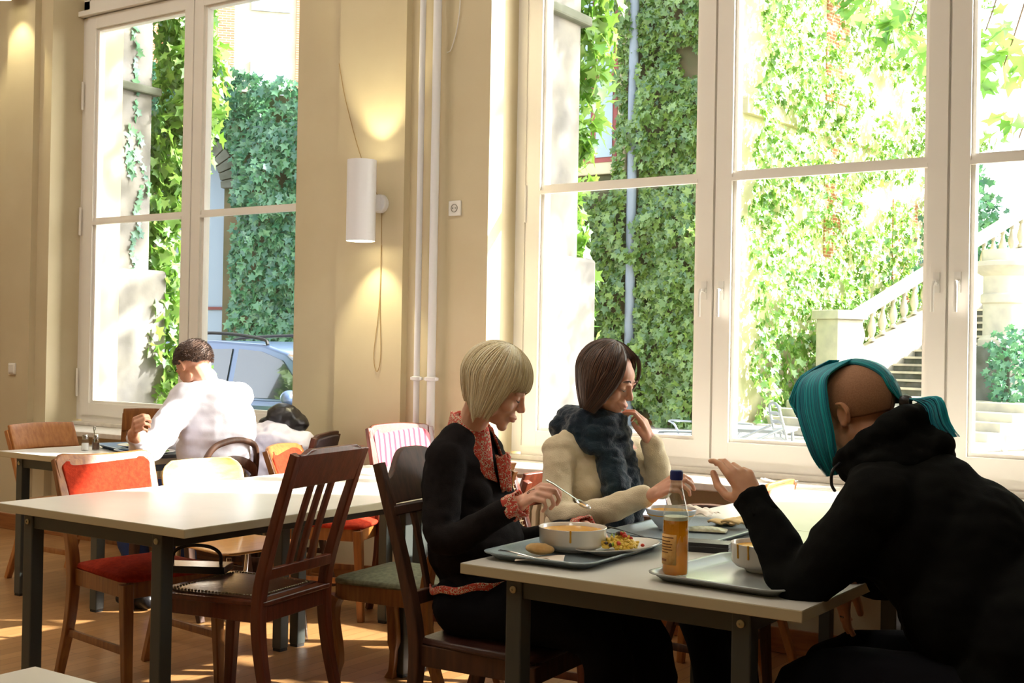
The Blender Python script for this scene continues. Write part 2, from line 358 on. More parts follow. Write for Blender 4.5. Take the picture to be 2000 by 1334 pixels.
def window(n, x0, x1, cs, name_label):
    fr = MB(); gl = MB(); y0, y1 = GY-.0, GY+.09
    Z0, Z1 = SZ+.045, 3.72
    fr.box((x0, y0+.005, Z0-.005), (x0+.06, y1, TOPZ)); fr.box((x1-.06, y0+.005, Z0-.005), (x1, y1, TOPZ))
    fr.box((x0+.055, y0+.012, Z0-.003), (x0+.10, y1-.01, TOPZ)); fr.box((x1-.10, y0+.012, Z0-.003), (x1-.055, y1-.01, TOPZ))
    fr.box((x0+.06, y0+.004, Z0-.04), (x1-.06, y1-.001, Z0+.03)); fr.box((x0, y0+.005, 3.66), (x1, y1, 3.78)); fr.box((x0, y0+.005, TOPZ-.05), (x1, y1, TOPZ))
    fr.box((x0, y0-.045, 3.665), (x1, y0+.01, 3.70))
    for i in range(len(cs)-1):
        a, b = cs[i], cs[i+1]
        if i: fr.box((a-.02, y0+.012, Z0), (a+.02, y1, TOPZ))
        sash(fr, gl, a+.006, b-.006, Z0+.03, 3.655)
        sash(fr, gl, a+.006, b-.006, 3.79, TOPZ-.04, bar=None, stile=.06)
        # hinges
    o = fr.build('window_%d' % n, M['frame'], smooth=False); struct(o)
    g = gl.build('glass_pane', M['glass'], o, smooth=False); g['label'] = 'clear glass panes'
    return o
w1 = window(1, W1[0], W1[1], [-7.50, -6.375, -5.24], '')
w2 = window(2, W2[0], W2[1], [-3.70, -2.59, -1.475, -.18], '')
handle(-6.41, 1.30, w1, -1)
handle(-2.635, 1.64, w2, -1); handle(-2.545, 1.64, w2, 1); handle(-1.52, 1.66, w2, -1); handle(-1.43, 1.66, w2, 1)
hg = MB()
for x, zs in ((-7.54, (1.05, 2.2, 3.1)), (-3.70, (2.12,))):
    for z in zs: hg.tube([(x, GY-.014, z-.1), (x, GY-.014, z+.1)], .009, 8)
hg.build('hinge', M['frame'], w2)
def sill(n, a):
    s = MB(); s.box((a[0]-.08, WY-.17, SZ-.035), (a[1]+.08, WY+.001, SZ)); s.box((a[0], WY, SZ-.045), (a[1], GY+.03, SZ))
    s.box((a[0], GY-.035, SZ), (a[1], GY+.01, SZ+.028))
    struct(s.build('trim_%d' % n, M['sill'], smooth=False, bevel=.006, seg=3))
sill(1, W1); sill(2, W2)
# outer sill and facade outside
struct(MB().box((-10, OY, .55), (4, OY+.05, .68)).build('trim_3', M['stone'], smooth=False))

# radiators under the windows
def radiator(x0, x1, y, label):
    t = thing('radiator', label, 'radiator', ((x0+x1)/2, y, .12))
    b = MB(); n = int((x1-x0)/.05); ox = (x0+x1)/2
    for i in range(n):
        x = x0+(i+.5)*(x1-x0)/n-ox
        b.tube([(x, -.03, .0), (x, -.035, .03), (x, -.035, .40), (x, -.03, .43), (x, .03, .43), (x, .035, .4), (x, .035, .03), (x, .03, 0)], 1, flat=(.014, .018), nrm=(1, 0, 0))
    b.tube([(x0-ox, 0, .40), (x1-ox, 0, .40)], .018, 10); b.tube([(x0-ox, 0, .03), (x1-ox, 0, .03)], .018, 10)
    b.build('radiator_ribs', M['radi'], t)
    for x in (x0-ox+.1, x1-ox-.1): MB().box((x-.015, -.03, -.12), (x+.015, .03, .01)).build('radiator_foot', M['radi'], t)
M['radi'] = mat('radiator_paint', S((206, 190, 158)), .4)
radiator(-6.6, -5.35, WY-.07, 'cream ribbed radiator below the sill of the left window')
radiator(-3.5, -2.3, WY-.07, 'cream ribbed radiator below the sill behind the seated women')

# wall lamps ------------------------------------------------
def lamp(x, z, y, label, hh=.22, r=.08, powr=6):
    t = thing('wall_lamp', label, 'lamp', (x, y, z)); rr = r
    s = MB(); s.lathe([(r-.004, -hh), (r, -hh), (r, hh), (r-.004, hh), (r-.004, -hh)], n=40, cap0=False, cap1=False); s.build('lamp_shade', M['enamel'], t)
    i = MB(); i.lathe([(r-.006, -.012), (r-.006, .012)], n=24); i.build('bulb_holder', M['plast'], t)
    m = MB(); m.box((-.02, r-.005, -.045), (.02, WY-.055-y, .045)); m.lathe([(.052, 0), (.052, .03), (.045, .036)], (0, WY-.05-y, 0), 28, Matrix.Rotation(PI/2, 3, 'X')); m.build('wall_mount', M['enamel'], t, bevel=.003)
    for sg in (1, -1):
        b = MB(); b.ell((0, 0, sg*.05), (.025, .025, .035)); b.build('bulb', M['bulb'], t)
        l = bpy.data.lights.new('lamp_beam', 'SPOT'); l.energy = powr; l.color = (1, .90, .55); l.spot_size = math.radians(150); l.spot_blend = .6; l.shadow_soft_size = .02
        lo = bpy.data.objects.new('lamp_beam', l); COL.objects.link(lo); lo.parent = t; lo.location = (0, 0, sg*.09)
        lo.rotation_euler = (0 if sg < 0 else PI, 0, 0)
def emis(name, c, s):
    m, nt, N, L, b = newmat(name); b.inputs['Emission Color'].default_value = C4(c); b.inputs['Emission Strength'].default_value = s; return m
M['bulb'] = emis('bulb_glow', (1, .9, .6), 6)
lamp(-4.467, 2.13, 5.03, 'white cylinder lamp on the wall pier beside the heating pipes', powr=22)
lamp(-7.86, 3.96, 5.03, 'white cylinder lamp high on the wall pier at the left edge', powr=26)
# cord of the lamp
cd = MB(); cd.tube(bez([(-4.80, WY-.056, 2.95), (-4.74, WY-.056, 2.72), (-4.62, WY-.056, 2.4), (-4.50, WY-.056, 2.19), (-4.478, WY-.06, 2.16)], 6), .0022, 5)
cd.tube(bez([(-4.46, WY-.056, 2.09), (-4.465, WY-.056, 1.6), (-4.50, WY-.056, 1.30), (-4.475, WY-.056, 1.2), (-4.45, WY-.056, 1.30), (-4.463, WY-.056, 1.6), (-4.458, WY-.056, 1.9)], 6), .0022, 5)
tag(cd.build('lamp_cord', mat('cord', S((170, 140, 90)), .7)), 'thin beige cord looping down from the wall lamp beside the pipes', 'cord')
# pipes
def pipe(x, r, label, n):
    t = thing('heating_pipe', label, 'pipe', (x, WY-.065, 0), group='heating pipes on the wall')
    p = MB(); p.tube([(0, 0, 0), (0, 0, 4.98)], r, 16); p.build('pipe_tube', M['enamel'], t)
    c = MB(); c.lathe([(r+.002, -.012), (r+.010, -.010), (r+.010, .010), (r+.002, .012)], (0, 0, 1.17), 20); c.box((-r-.022, -.008, 1.162), (r+.022, .008, 1.178)); c.box((-.005, 0, 1.165), (.005, .05, 1.175))
    c.build('pipe_clamp', M['enamel'], t, bevel=.002)
pipe(-4.185, .017, 'thinner left white heating pipe running floor to ceiling', 0)
pipe(-4.085, .023, 'thicker right white heating pipe running floor to ceiling', 1)
cc = MB(); cc.tube(bez([(-4.06, WY-.01, 2.93), (-4.03, WY-.01, 2.95), (-3.99, WY-.01, 3.08), (-3.975, WY-.01, 3.3), (-3.97, WY-.01, 4.2), (-3.97, WY-.01, 4.9)], 6), .003, 6)
tag(cc.build('cable', M['plast']), 'thin white cable curving from the pipe up the wall', 'cable')
# socket & switch
def plate(name, x, z, y, label, cat, sock):
    t = thing(name, label, cat, (x, y, z)); b = MB(); b.box((-.041, -.012, -.041), (.041, 0, .041)); b.build('cover_plate', M['plast'], t, bevel=.004)
    if sock:
        s = MB(); s.lathe([(.022, -.004), (.022, .004), (.019, .004), (.019, -.002)], (0, -.012, 0), 24, Matrix.Rotation(PI/2, 3, 'X')); s.build('socket_well', M['socketdark'], t)
        q = MB(); q.lathe([(.0025, 0), (.0025, .008)], (-.009, -.010, 0), 8, Matrix.Rotation(PI/2, 3, 'X')); q.lathe([(.0025, 0), (.0025, .008)], (.009, -.010, 0), 8, Matrix.Rotation(PI/2, 3, 'X')); q.build('socket_contact', M['steel'], t)
    else:
        s = MB(); s.box((-.03, -.019, -.03), (.03, -.01, .03)); s.build('rocker', M['plast'], t, bevel=.003)
M['socketdark'] = mat('socket_grey', S((150, 146, 136)), .5)
plate('power_socket', -3.99, 2.087, WY, 'white round-pin power socket on the wall right of the pipes', 'socket', True)
plate('light_switch', -7.88, 1.138, WY-.05, 'white square light switch on the wall at the left edge', 'switch', False)

M['fill'] = emis('fill_glow', (1, .91, .80), FILL)
# added fill light panels, out of view on the ceiling, to brighten the room
for i, (x, y) in enumerate(((-7.6, 3.3), (-5.2, 3.3), (-2.8, 3.3), (-5.2, .8), (-8.2, .8), (-2.0, 1.4), (.6, .2))):
    t = thing('fill_panel', 'unseen square fill light panel added above the dining room', 'fill light', (x, y, 4.99), group='added fill light panels')
    MB().box((-.35, -.35, -.06), (.35, .35, 0)).build('fill_housing', M['enamel'], t, smooth=False)
    MB().box((-.32, -.32, -.065), (.32, .32, -.059)).build('fill_emitter', M['fill'], t, smooth=False) if 'fill' in M else None
def stripemat(name, c1, c2, sc=60, ax=1):
    m, nt, N, L, b = newmat(name); tc = N.new('ShaderNodeTexCoord'); w_ = N.new('ShaderNodeTexWave'); w_.inputs['Scale'].default_value = sc/6; w_.bands_direction = 'XYZ'[ax]
    L.new(tc.outputs['Object'], w_.inputs['Vector']); cr = N.new('ShaderNodeValToRGB'); cr.color_ramp.elements[0].position = .55; cr.color_ramp.elements[1].position = .8
    cr.color_ramp.elements[0].color = C4(c1); cr.color_ramp.elements[1].color = C4(c2); L.new(w_.outputs['Fac'], cr.inputs['Fac']); L.new(cr.outputs['Color'], b.inputs['Base Color']); b.inputs['Roughness'].default_value = .85; return m

M['pipeg'] = mat('grey_zinc', S((130, 140, 152)), .5)
M['cream_st'] = mat('cream_render', S((214, 202, 172)), .9, c2=S((200, 186, 154)), scale=2)
M['skyglass'] = mat('reflective_pane', S((150, 168, 184)), .1)
# ---------------------------------------------------------------- tables
def table(x0, x1, y0, y1, label, group=None, inx=.16, iny=.05):
    cx, cy = (x0+x1)/2, (y0+y1)/2; a, b = (x1-x0)/2, (y1-y0)/2
    t = thing('dining_table', label, 'table', (cx, cy, 0), group=group)
    q = MB(); q.box((-a, -b, .722), (a, b, .75)); o = q.build('tabletop', M['edge'], t, smooth=False, bevel=.002)
    q = MB(); q.box((-a+.001, -b+.001, .7495), (a-.001, b-.001, .7508)); q.build('laminate_surface', M['top'], t, smooth=False)
    lx, ly = a-inx, b-iny; f = MB(); h = .025
    for s in (-1, 1):
        f.box((-lx, s*ly-h*.7, .672), (lx, s*ly+h*.7, .722)); f.box((s*lx-h*.7, -ly, .672), (s*lx+h*.7, ly, .722))
    f.build('apron', M['steel'], t, smooth=False, bevel=.003)
    for sx in (-1, 1):
        for sy in (-1, 1):
            g = MB(); g.box((sx*lx-h, sy*ly-h, .012), (sx*lx+h, sy*ly+h, .722)); L_ = g.build('leg', M['steel'], t, smooth=False, bevel=.004)
            g = MB(); g.box((sx*lx-h+.003, sy*ly-h+.003, 0), (sx*lx+h-.003, sy*ly+h-.003, .014)); g.build('leg_cap', M['blackpl'], L_, smooth=False)
            g = MB(); g.lathe([(.010, 0), (.010, .004), (.007, .006), (.003, .006), (.003, .003)], (sx*lx, sy*ly-h if sy < 0 else sy*ly+h, .695), 14, Matrix.Rotation(PI/2 if sy < 0 else -PI/2, 3, 'X')); g.build('bolt', M['screw'], L_)
    return t
M['blackpl'] = mat('black_rubber', S((24, 24, 24)), .6)
TG = None
table(-2.00, -1.03, 2.68, 3.895, 'white dining table with three food trays, in front of the seated women')
table(-1.995, -1.025, 3.90, 5.10, 'bare white table pushed behind the tray table towards the window sill')
table(-4.03, -3.02, 2.60, 3.93, 'empty white table in the left foreground with dark steel legs')
table(-4.03, -3.02, 3.935, 4.63, 'empty white table butted behind the left foreground table')
table(-5.93, -4.98, 3.83, 5.0, 'white table by the left window where the man in the shirt eats')
table(-1.94, -.94, .10, 1.337, 'white table whose corner peeks in at the bottom left edge')

# ---------------------------------------------------------------- chairs (local: faces +X, origin on the floor under the seat)
M['maroonv'] = mat('maroon_vinyl', S((70, 28, 26)), .35)
M['pinkfab'] = stripemat('pink_striped_fabric', S((216, 130, 140)), S((160, 60, 80)))
def chair(label, x, y, deg, wd=M['oak'], sh=.46, bh=.88, w=.42, d=.42, lean=.10, back='slats', seat='pad', fab=None, splay=.05, stretch=True, group=None, wb=None, legs='straight', name='dining_chair', arms=False, nslat=3, logo=False):
    t = thing(name, label, 'chair', (x, y, 0), math.radians(deg), group)
    fab = fab or M['redfab']; wb = wb or w*.86; hw = w/2; hb = wb/2; rx = -d/2; fx = d/2
    fr = MB(); 
    for s in (-1, 1):
        g = MB()
        if legs == 'cabriole': g.tube(bez([(fx-.03, s*(hw-.03), sh-.06), (fx-.015, s*(hw-.025), sh-.12), (fx-.035, s*(hw-.035), .18), (fx-.03, s*(hw-.03), .06), (fx-.015, s*(hw-.022), .0)], 4), [1.15]*5+[.95]*5+[.62]*4+[.62, .8, 1.0], flat=(.022, .022), nrm=(1, 0, 0))
        elif legs == 'metal': g.tube([(fx-.03, s*(hw-.03), sh-.03), (fx, s*(hw-.01), 0)], .012, 10)
        else: g.tube([(fx-.03, s*(hw-.03), sh-.02), (fx-.02+splay*.3, s*(hw-.025), 0)], [1.1, .78], flat=(.020, .020), nrm=(1, 0, 0))
        g.build('front_leg', wd if legs != 'metal' else M['metal'], t, bevel=.002)
        g = MB()
        foot = (rx-splay-.03, s*hb, 0)
        topz = bh-(.0 if back in ('slats',) else .03)
        pth = bez([foot, (rx-.005, s*hb, sh*.55), (rx+.012, s*hb, sh), (rx-lean*.32, s*(hb+.004), sh+(topz-sh)*.45), (rx-lean, s*(hb+.012), topz)], 5)
        if back in ('bent', 'ply'): pth = pth[:11]
        if back != 'bent' or True:
            if legs == 'metal': g.tube(pth, .012, 10)
            else: g.tube(pth, [.85+.25*min(1, i/8) - (.25*max(0, (i-10)/10)) for i in range(len(pth))], flat=(.020, .017), nrm=(0, 1, 0))
            g.build('rear_leg', wd if legs != 'metal' else M['metal'], t, bevel=.002)
    a = MB()
    az0, az1 = sh-.075, sh-.012
    if legs != 'metal':
        a.box((rx, -hw+.03, az0), (fx-.03, -hw+.05, az1)); a.box((rx, hw-.05, az0), (fx-.03, hw-.03, az1))
        a.box((fx-.045, -hw+.035, az0), (fx-.02, hw-.035, az1)); a.box((rx, -hb, az0), (rx+.02, hb, az1))
        a.build('seat_apron', wd, t, smooth=False, bevel=.003)
    if stretch:
        zz = sh*.42
        for s in (-1, 1):
            g = MB(); g.tube([(rx-.01, s*hb, zz), (fx-.02, s*(hw-.028), zz)], 1, flat=(.008, .014), nrm=(0, 1, 0)); g.build('stretcher', wd if legs != 'metal' else M['metal'], t)
    def seatsurf(z, th, ins, bulge, name, m, bev=.01):
        P = []; r = .05; xs0, xs1, ys0, ys1 = rx+ins, fx-ins+.005, hb-ins*.5, hw-ins
        pts = [(xs0, -ys0), (xs1-r, -ys1), (xs1-r*.3, -ys1+r*.3), (xs1, -ys1+r), (xs1, ys1-r), (xs1-r*.3, ys1-r*.3), (xs1-r, ys1), (xs0, ys0)]
        q = MB(); N_ = 10
        # concentric loops for a crowned cushion
        cx = (xs0+xs1)/2; lo = []
        for k_ in range(N_): lo.append([(cx+(p[0]-cx)*(1-k_/N_), p[1]*(1-k_/N_), z+th+bulge*(1-(1-k_/N_)**2.2)) for p in pts])
        vs = [(p[0], p[1], z) for p in pts]; m_ = len(pts); allv = vs[:]; fs = [tuple(range(m_))[::-1]]
        for L_ in lo: allv += L_
        for k_ in range(N_): fs += [(k_*m_+j, k_*m_+(j+1) % m_, (k_+1)*m_+(j+1) % m_, (k_+1)*m_+j) for j in range(m_)]
        allv.append((cx, 0, z+th+bulge)); c_ = len(allv)-1; fs += [(N_*m_+j, N_*m_+(j+1) % m_, c_) for j in range(m_)]
        q.add(allv, fs); return q.build(name, m, t, bevel=bev, seg=3, ang=35)
    if seat == 'pad': seatsurf(sh-.015, .02, .012, .035, 'seat', fab)
    elif seat == 'leather':
        seatsurf(sh-.02, .018, -.008, 0, 'seat_frame', wd, .005); s_ = seatsurf(sh-.004, .006, .035, .008, 'seat', fab, .003)
        st = MB()
        for i in range(26):
            u = i/25
            for s in (-1, 1): st.ell((rx+.05+u*(d-.1), s*(hb-.045+u*(hw-hb)), sh+.005), (.0045, .0045, .003), nu=8, nv=5)
        for i in range(24):
            u = -1+2*i/23
            st.ell((fx-.045, u*(hw-.05), sh+.005), (.0045, .0045, .003), nu=8, nv=5); st.ell((rx+.05, u*(hb-.045), sh+.005), (.0045, .0045, .003), nu=8, nv=5)
        st.build('upholstery_studs', M['screw'], s_)
    else: seatsurf(sh-.018, .012, -.006, .004, 'seat', wd if seat == 'wood' else M['ply'], .006)
    def bx_(z):  # x of back plane at height z
        u = (z-sh)/(bh-sh); return rx+.012-(lean+.012)*(u**1.35)
    def yb(z): return hb+.012*(z-sh)/(bh-sh)
    if back == 'slats':
        r_ = MB(); zt = bh-.005; zb = bh-.115
        pts = []
        for i in range(13):
            u = -1+i/6; pts.append((bx_(zt)+.006, u*(yb(zt)+.002), zt+(.018 if abs(u) < .82 else .004)))
        poly = pts+[(bx_(zb)+.006, -u_*(yb(zb)-.016), zb) for u_ in (-1, 1)]
        poly = [(p[0], p[1], p[2]) for p in pts]+[(bx_(zb)+.006, yb(zb)-.01, zb), (bx_(zb)+.006, -yb(zb)+.01, zb)]
        r_.prism(poly, (-.024, 0, 0)); r_.build('top_rail', wd, t, smooth=False, bevel=.004)
        l = MB(); zl = sh+.085; l.prism([(bx_(zl)+.006, -yb(zl)+.01, zl-.018), (bx_(zl)+.006, yb(zl)-.01, zl-.018), (bx_(zl+.03)+.006, yb(zl)-.01, zl+.02), (bx_(zl+.03)+.006, -yb(zl)+.01, zl+.02)], (-.022, 0, 0)); l.build('lower_rail', wd, t, smooth=False, bevel=.003)
        for i in range(nslat):
            yy = (i-(nslat-1)/2)*.062
            g = MB(); pp = [(bx_(z)-.006, yy, z) for z in np.linspace(zl, zb+.01, 8)]
            g.tube(pp, 1, flat=(.0155, .006), nrm=(0, 1, 0)); g.build('back_slat', wd, t)
    elif back in ('panel', 'panelwave'):
        zt, zb = bh, sh+.13
        def topz(u): return zt-.018+(.014*u*u if back == 'panelwave' else .012*math.cos(u*1.5))-.03*max(0, (abs(u)-.8)/.2)**2
        def shape(ins, xo):
            us = np.linspace(-1, 1, 21); 
            tp = [(u*(yb(zt)+.012-ins), topz(u)-ins) for u in us]; bt = [(u*(yb(zb)-.004-ins), zb+ins) for u in us[::-1]]
            return [(bx_(z)+xo-.02*(1-(y/yb(zt))**2), y, z) for y, z in tp+bt]
        a = MB(); a.prism(shape(0, .006), (-.022, 0, 0)); a.build('back_frame', wd, t, bevel=.005, seg=3)
        a = MB(); a.prism(shape(.022, .014), (-.040, 0, 0)); a.build('back_cushion', fab, t, bevel=.008, seg=3)
    elif back == 'plain':
        zt, zb = bh, bh-.14; a = MB()
        def F(u, v): yy = (u*2-1)*(yb(zt)+.008); z = zb+(zt-zb)*v; return (bx_(z)+.012-.022*(1-(2*u-1)**2), yy, z+.006*math.sin(u*PI))
        a.grid(F, 17, 5); a.build('back_board', wd, t, solid=.016, bevel=.004)
        if nslat == 0:
            pass
        else:
            g = MB(); g.tube([(bx_(sh+.2)-.004, -yb(sh+.2), sh+.2), (bx_(sh+.2)-.018, 0, sh+.2), (bx_(sh+.2)-.004, yb(sh+.2), sh+.2)], 1, flat=(.02, .008), nrm=(0, 0, 1)); g.build('back_rail', wd, t)
    elif back == 'ply':
        a = MB(); zt, zb = bh, bh-.21; ww = hw+.0
        def F(u, v):
            z = zb+(zt-zb)*v; q = (2*u-1); hwid = ww*(1-.28*max(0, (abs(v-.5)*2))**4)
            return (rx-.03-lean*(z-sh)/(bh-sh)+.05*q*q-.02, q*hwid, z)
        a.grid(F, 21, 11); o = a.build('backrest', M['ply'], t, solid=.010, bevel=.003)
        for s in (-1, 1):
            g = MB(); g.tube(bez([(rx+.012, s*hb*.8, sh-.02), (rx-.02, s*hb*.8, sh+.08), (rx-.035-lean*.7, s*hb*.62, zb+.10)], 6), .012, 10)
            g.build('back_tube', M['metal'], t)
        if logo:
            g = MB(); z_ = zt-.075
            for (p, q_) in (((-.03, .006), (-.005, -.002)), ((-.005, -.002), (.012, .008)), ((-.012, -.012), (.02, -.010))):
                X_ = rx-.05-lean*(z_-sh)/(bh-sh)-.0085
                g.tube([(X_, p[0], z_+p[1]), (X_, q_[0], z_+q_[1])], .0022, 5)
            g.build('maker_mark', M['blackpl'], o)
    elif back == 'bent':
        g = MB(); a0 = [(rx, -hb, sh-.02), (rx-lean*.35, -hb-.012, sh+.18), (rx-lean*.85, -hb*.85, bh-.05), (rx-lean, -hb*.35, bh), (rx-lean, hb*.35, bh), (rx-lean*.85, hb*.85, bh-.05), (rx-lean*.35, hb+.012, sh+.18), (rx, hb, sh-.02)]
        g.tube(bez(a0, 6), .0155, 12); g.build('bent_back_hoop', wd, t)
        g = MB(); a0 = [(rx-lean*.2, -hb*.9, sh+.12), (rx-lean*.75, -hb*.86, bh-.16), (rx-lean*.9, -.0, bh-.095), (rx-lean*.75, hb*.86, bh-.16), (rx-lean*.2, hb*.9, sh+.12)]
        g.tube(bez(a0, 7), 1, flat=(.024, .010), nrm=(0, 0, 1)); g.build('back_splat', wd, t)
    elif back == 'arch':
        r_ = MB(); 
        def tz(u): return bh-.075+.085*math.exp(-(u*1.55)**4)
        us = np.linspace(-1, 1, 25); zb = bh-.15
        poly = [(bx_(tz(u))+.006-.014*(1-u*u), u*(yb(bh)+.004), tz(u)) for u in us]+[(bx_(zb)+.006-.014*(1-u*u), u*(yb(zb)), zb) for u in us[::-1]]
        r_.prism(poly, (-.022, 0, 0)); r_.build('top_rail', wd, t, bevel=.004)
        r_ = MB(); z1 = bh-.185
        poly = [(bx_(z1+.03)+.008-.014*(1-u*u), u*yb(z1), z1+.03) for u in us]+[(bx_(z1)+.008-.014*(1-u*u), u*yb(z1), z1) for u in us[::-1]]
        r_.prism(poly, (-.018, 0, 0)); r_.build('carved_rail', wd, t, bevel=.004)
        zl = sh+.12
        l = MB(); l.prism([(bx_(zl)+.006, -yb(zl), zl-.02), (bx_(zl)+.006, yb(zl), zl-.02), (bx_(zl+.02)+.006, yb(zl), zl+.02), (bx_(zl+.02)+.006, -yb(zl), zl+.02)], (-.02, 0, 0)); l.build('lower_rail', wd, t, smooth=False, bevel=.003)
        for i in range(nslat):
            yy = (i-(nslat-1)/2)*.085; g = MB(); g.tube([(bx_(z)-.012, yy, z) for z in np.linspace(zl, z1+.01, 8)], 1, flat=(.012, .006), nrm=(0, 1, 0)); g.build('back_slat', wd, t)
    elif back in ('cane',):
        zt, zb = bh, sh+.10
        r_ = MB(); us = np.linspace(-1, 1, 15)
        r_.prism([(bx_(zt)+.008, u*(yb(zt)+.006), zt+.012*math.cos(u*1.5)) for u in us]+[(bx_(zt-.05)+.008, u*yb(zt), zt-.05) for u in us[::-1]], (-.022, 0, 0)); r_.build('top_rail', wd, t, bevel=.004)
        r_ = MB(); r_.box((bx_(zb)-.014, -yb(zb), zb-.04), (bx_(zb)+.008, yb(zb), zb)); r_.build('lower_rail', wd, t, bevel=.003)
        c_ = MB(); n = 30
        for i in range(n+1):
            u = -1+2*i/n; c_.tube([(bx_(zb)-.004, u*(yb(zb)-.012), zb), (bx_(zt-.05)-.004, u*(yb(zt)-.012), zt-.05)], .0021, 4)
        for i in range(16): z = zb+(zt-.05-zb)*i/15; c_.tube([(bx_(z)-.003, -yb(z)+.01, z), (bx_(z)-.003, yb(z)-.01, z)], .0021, 4)
        o = c_.build('cane_panel', M['cane'], t); 
    if arms:
        for s in (-1, 1):
            g = MB(); g.tube(bez([(rx-lean*.3, s*(hb+.01), sh+.21), (rx+.12, s*(hw+.02), sh+.225), (fx-.08, s*(hw+.03), sh+.215), (fx-.03, s*(hw+.01), sh+.20)], 5), 1, flat=(.022, .011), nrm=(0, 1, 0)); g.build('armrest', wd, t)
            g = MB(); g.tube([(fx-.06, s*(hw+.022), sh+.21), (fx-.09, s*(hw-.02), sh-.03)], .012, 10); g.build('arm_post', wd, t)
    return t
M['cane'] = mat('cane', S((222, 196, 160)), .7)

chair('mahogany slat-back chair with studded dark leather seat in front of the empty left table', -3.17, 3.00, 190, M['mahog'], sh=.50, bh=.985, w=.45, d=.43, lean=.13, seat='leather', fab=M['leather'], back='slats', splay=.05, stretch=False)
chair('chair with red upholstered wavy back and maroon seat at left side of the empty table', -3.90, 3.17, -8, M['oak'], sh=.46, bh=.895, w=.45, d=.44, lean=.12, back='panelwave', seat='pad', fab=M['redfab'], splay=.06)
chair('green-seated carved oak chair standing right of the empty left tables', -2.98, 3.66, 186, M['oak'], sh=.46, bh=.90, w=.45, d=.44, lean=.12, back='cane', seat='pad', fab=M['greenfab'], legs='cabriole', stretch=False, splay=.07)
chair('dark chair with arched top rail that the blond woman sits on', -2.11, 3.08, 4, M['walnut'], sh=.46, bh=1.01, w=.44, d=.44, lean=.13, back='arch', seat='pad', fab=M['leather'], splay=.06, stretch=False, nslat=3)
chair('chair with bright orange-red upholstered seat behind the green-seated chair', -3.02, 4.30, 176, M['mahog'], sh=.46, bh=.84, w=.44, d=.44, back='plain', seat='pad', fab=M['redfab'], nslat=0)
chair('chair with pink striped back in sunlight below the heating pipes', -3.84, 4.86, -18, M['mahog'], sh=.48, bh=.95, w=.40, d=.36, lean=.09, back='panel', seat='pad', fab=M['pinkfab'] if 'pinkfab' in M else None)
chair('blond plywood shell chair with a small dark mark on its back', -4.13, 3.88, -4, M['ply'], sh=.45, bh=.80, w=.46, d=.40, lean=.09, back='ply', seat='plyw', legs='metal', logo=True, name='plywood_chair')
chair('dark bentwood chair that the man in the white shirt sits on', -4.84, 4.20, 182, M['walnut'], sh=.46, bh=.86, w=.43, d=.42, lean=.10, back='bent', seat='wood', splay=.05, name='bentwood_chair')
chair('orange-backed chair with brown frame between the man and the far empty table', -4.22, 4.62, 20, M['oak'], sh=.46, bh=.84, w=.42, d=.42, lean=.10, back='panel', seat='pad', fab=M['redfab'])
chair('dark-backed upholstered chair by the pier carrying the white and black jackets', -4.86, 4.82, 205, M['walnut'], sh=.46, bh=.88, w=.44, d=.40, lean=.08, back='panel', seat='pad', fab=M['coatdark'])
chair('light brown chair with curved plank back at the far left table end', -5.93, 4.33, 2, M['honey'], sh=.46, bh=.86, w=.46, d=.44, lean=.12, back='plain', seat='wood', nslat=1, splay=.08)
chair('open-backed brown chair at the window side of the left table', -6.18, 4.92, -70, M['oak'], sh=.46, bh=.92, w=.40, d=.30, lean=.04, back='plain', seat='wood', nslat=0)
chair('red-brown cane-back chair behind the woman in the cream sweater', -2.42, 3.86, 6, M['mahog'], sh=.46, bh=.87, w=.44, d=.42, lean=.11, back='cane', seat='pad', fab=M['vinyl'])
chair('chair with grey-blue vinyl back and wooden arms beyond the woman in cream', -2.16, 4.50, -2, M['walnut'], sh=.46, bh=.90, w=.46, d=.42, lean=.14, back='panel', seat='pad', fab=M['vinyl'], arms=True, name='armchair')
chair('salmon-pink backed chair at the window end of the right tables', -2.23, 4.94, 180, M['honey'], sh=.45, bh=.81, w=.34, d=.32, lean=.06, back='panel', seat='pad', fab=M['salmon'], stretch=False)
chair('wooden chair with maroon padded seat under the person with teal hair', -.70, 3.02, 180, M['mahog'], sh=.47, bh=.86, w=.50, d=.50, lean=.12, back='panel', seat='pad', fab=M['maroonv'] if 'maroonv' in M else None)
chair('honey-coloured slatted chair by the window sill at the right edge', -1.05, 4.22, 176, M['honey'], sh=.46, bh=.86, w=.44, d=.42, lean=.1, back='slats', seat='wood', nslat=4)
chair('brown chair in the right corner of the picture under a black coat', -.36, 2.40, 190, M['walnut'], sh=.47, bh=.90, w=.46, d=.44, lean=.1, back='panel', seat='pad', fab=M['leather'])
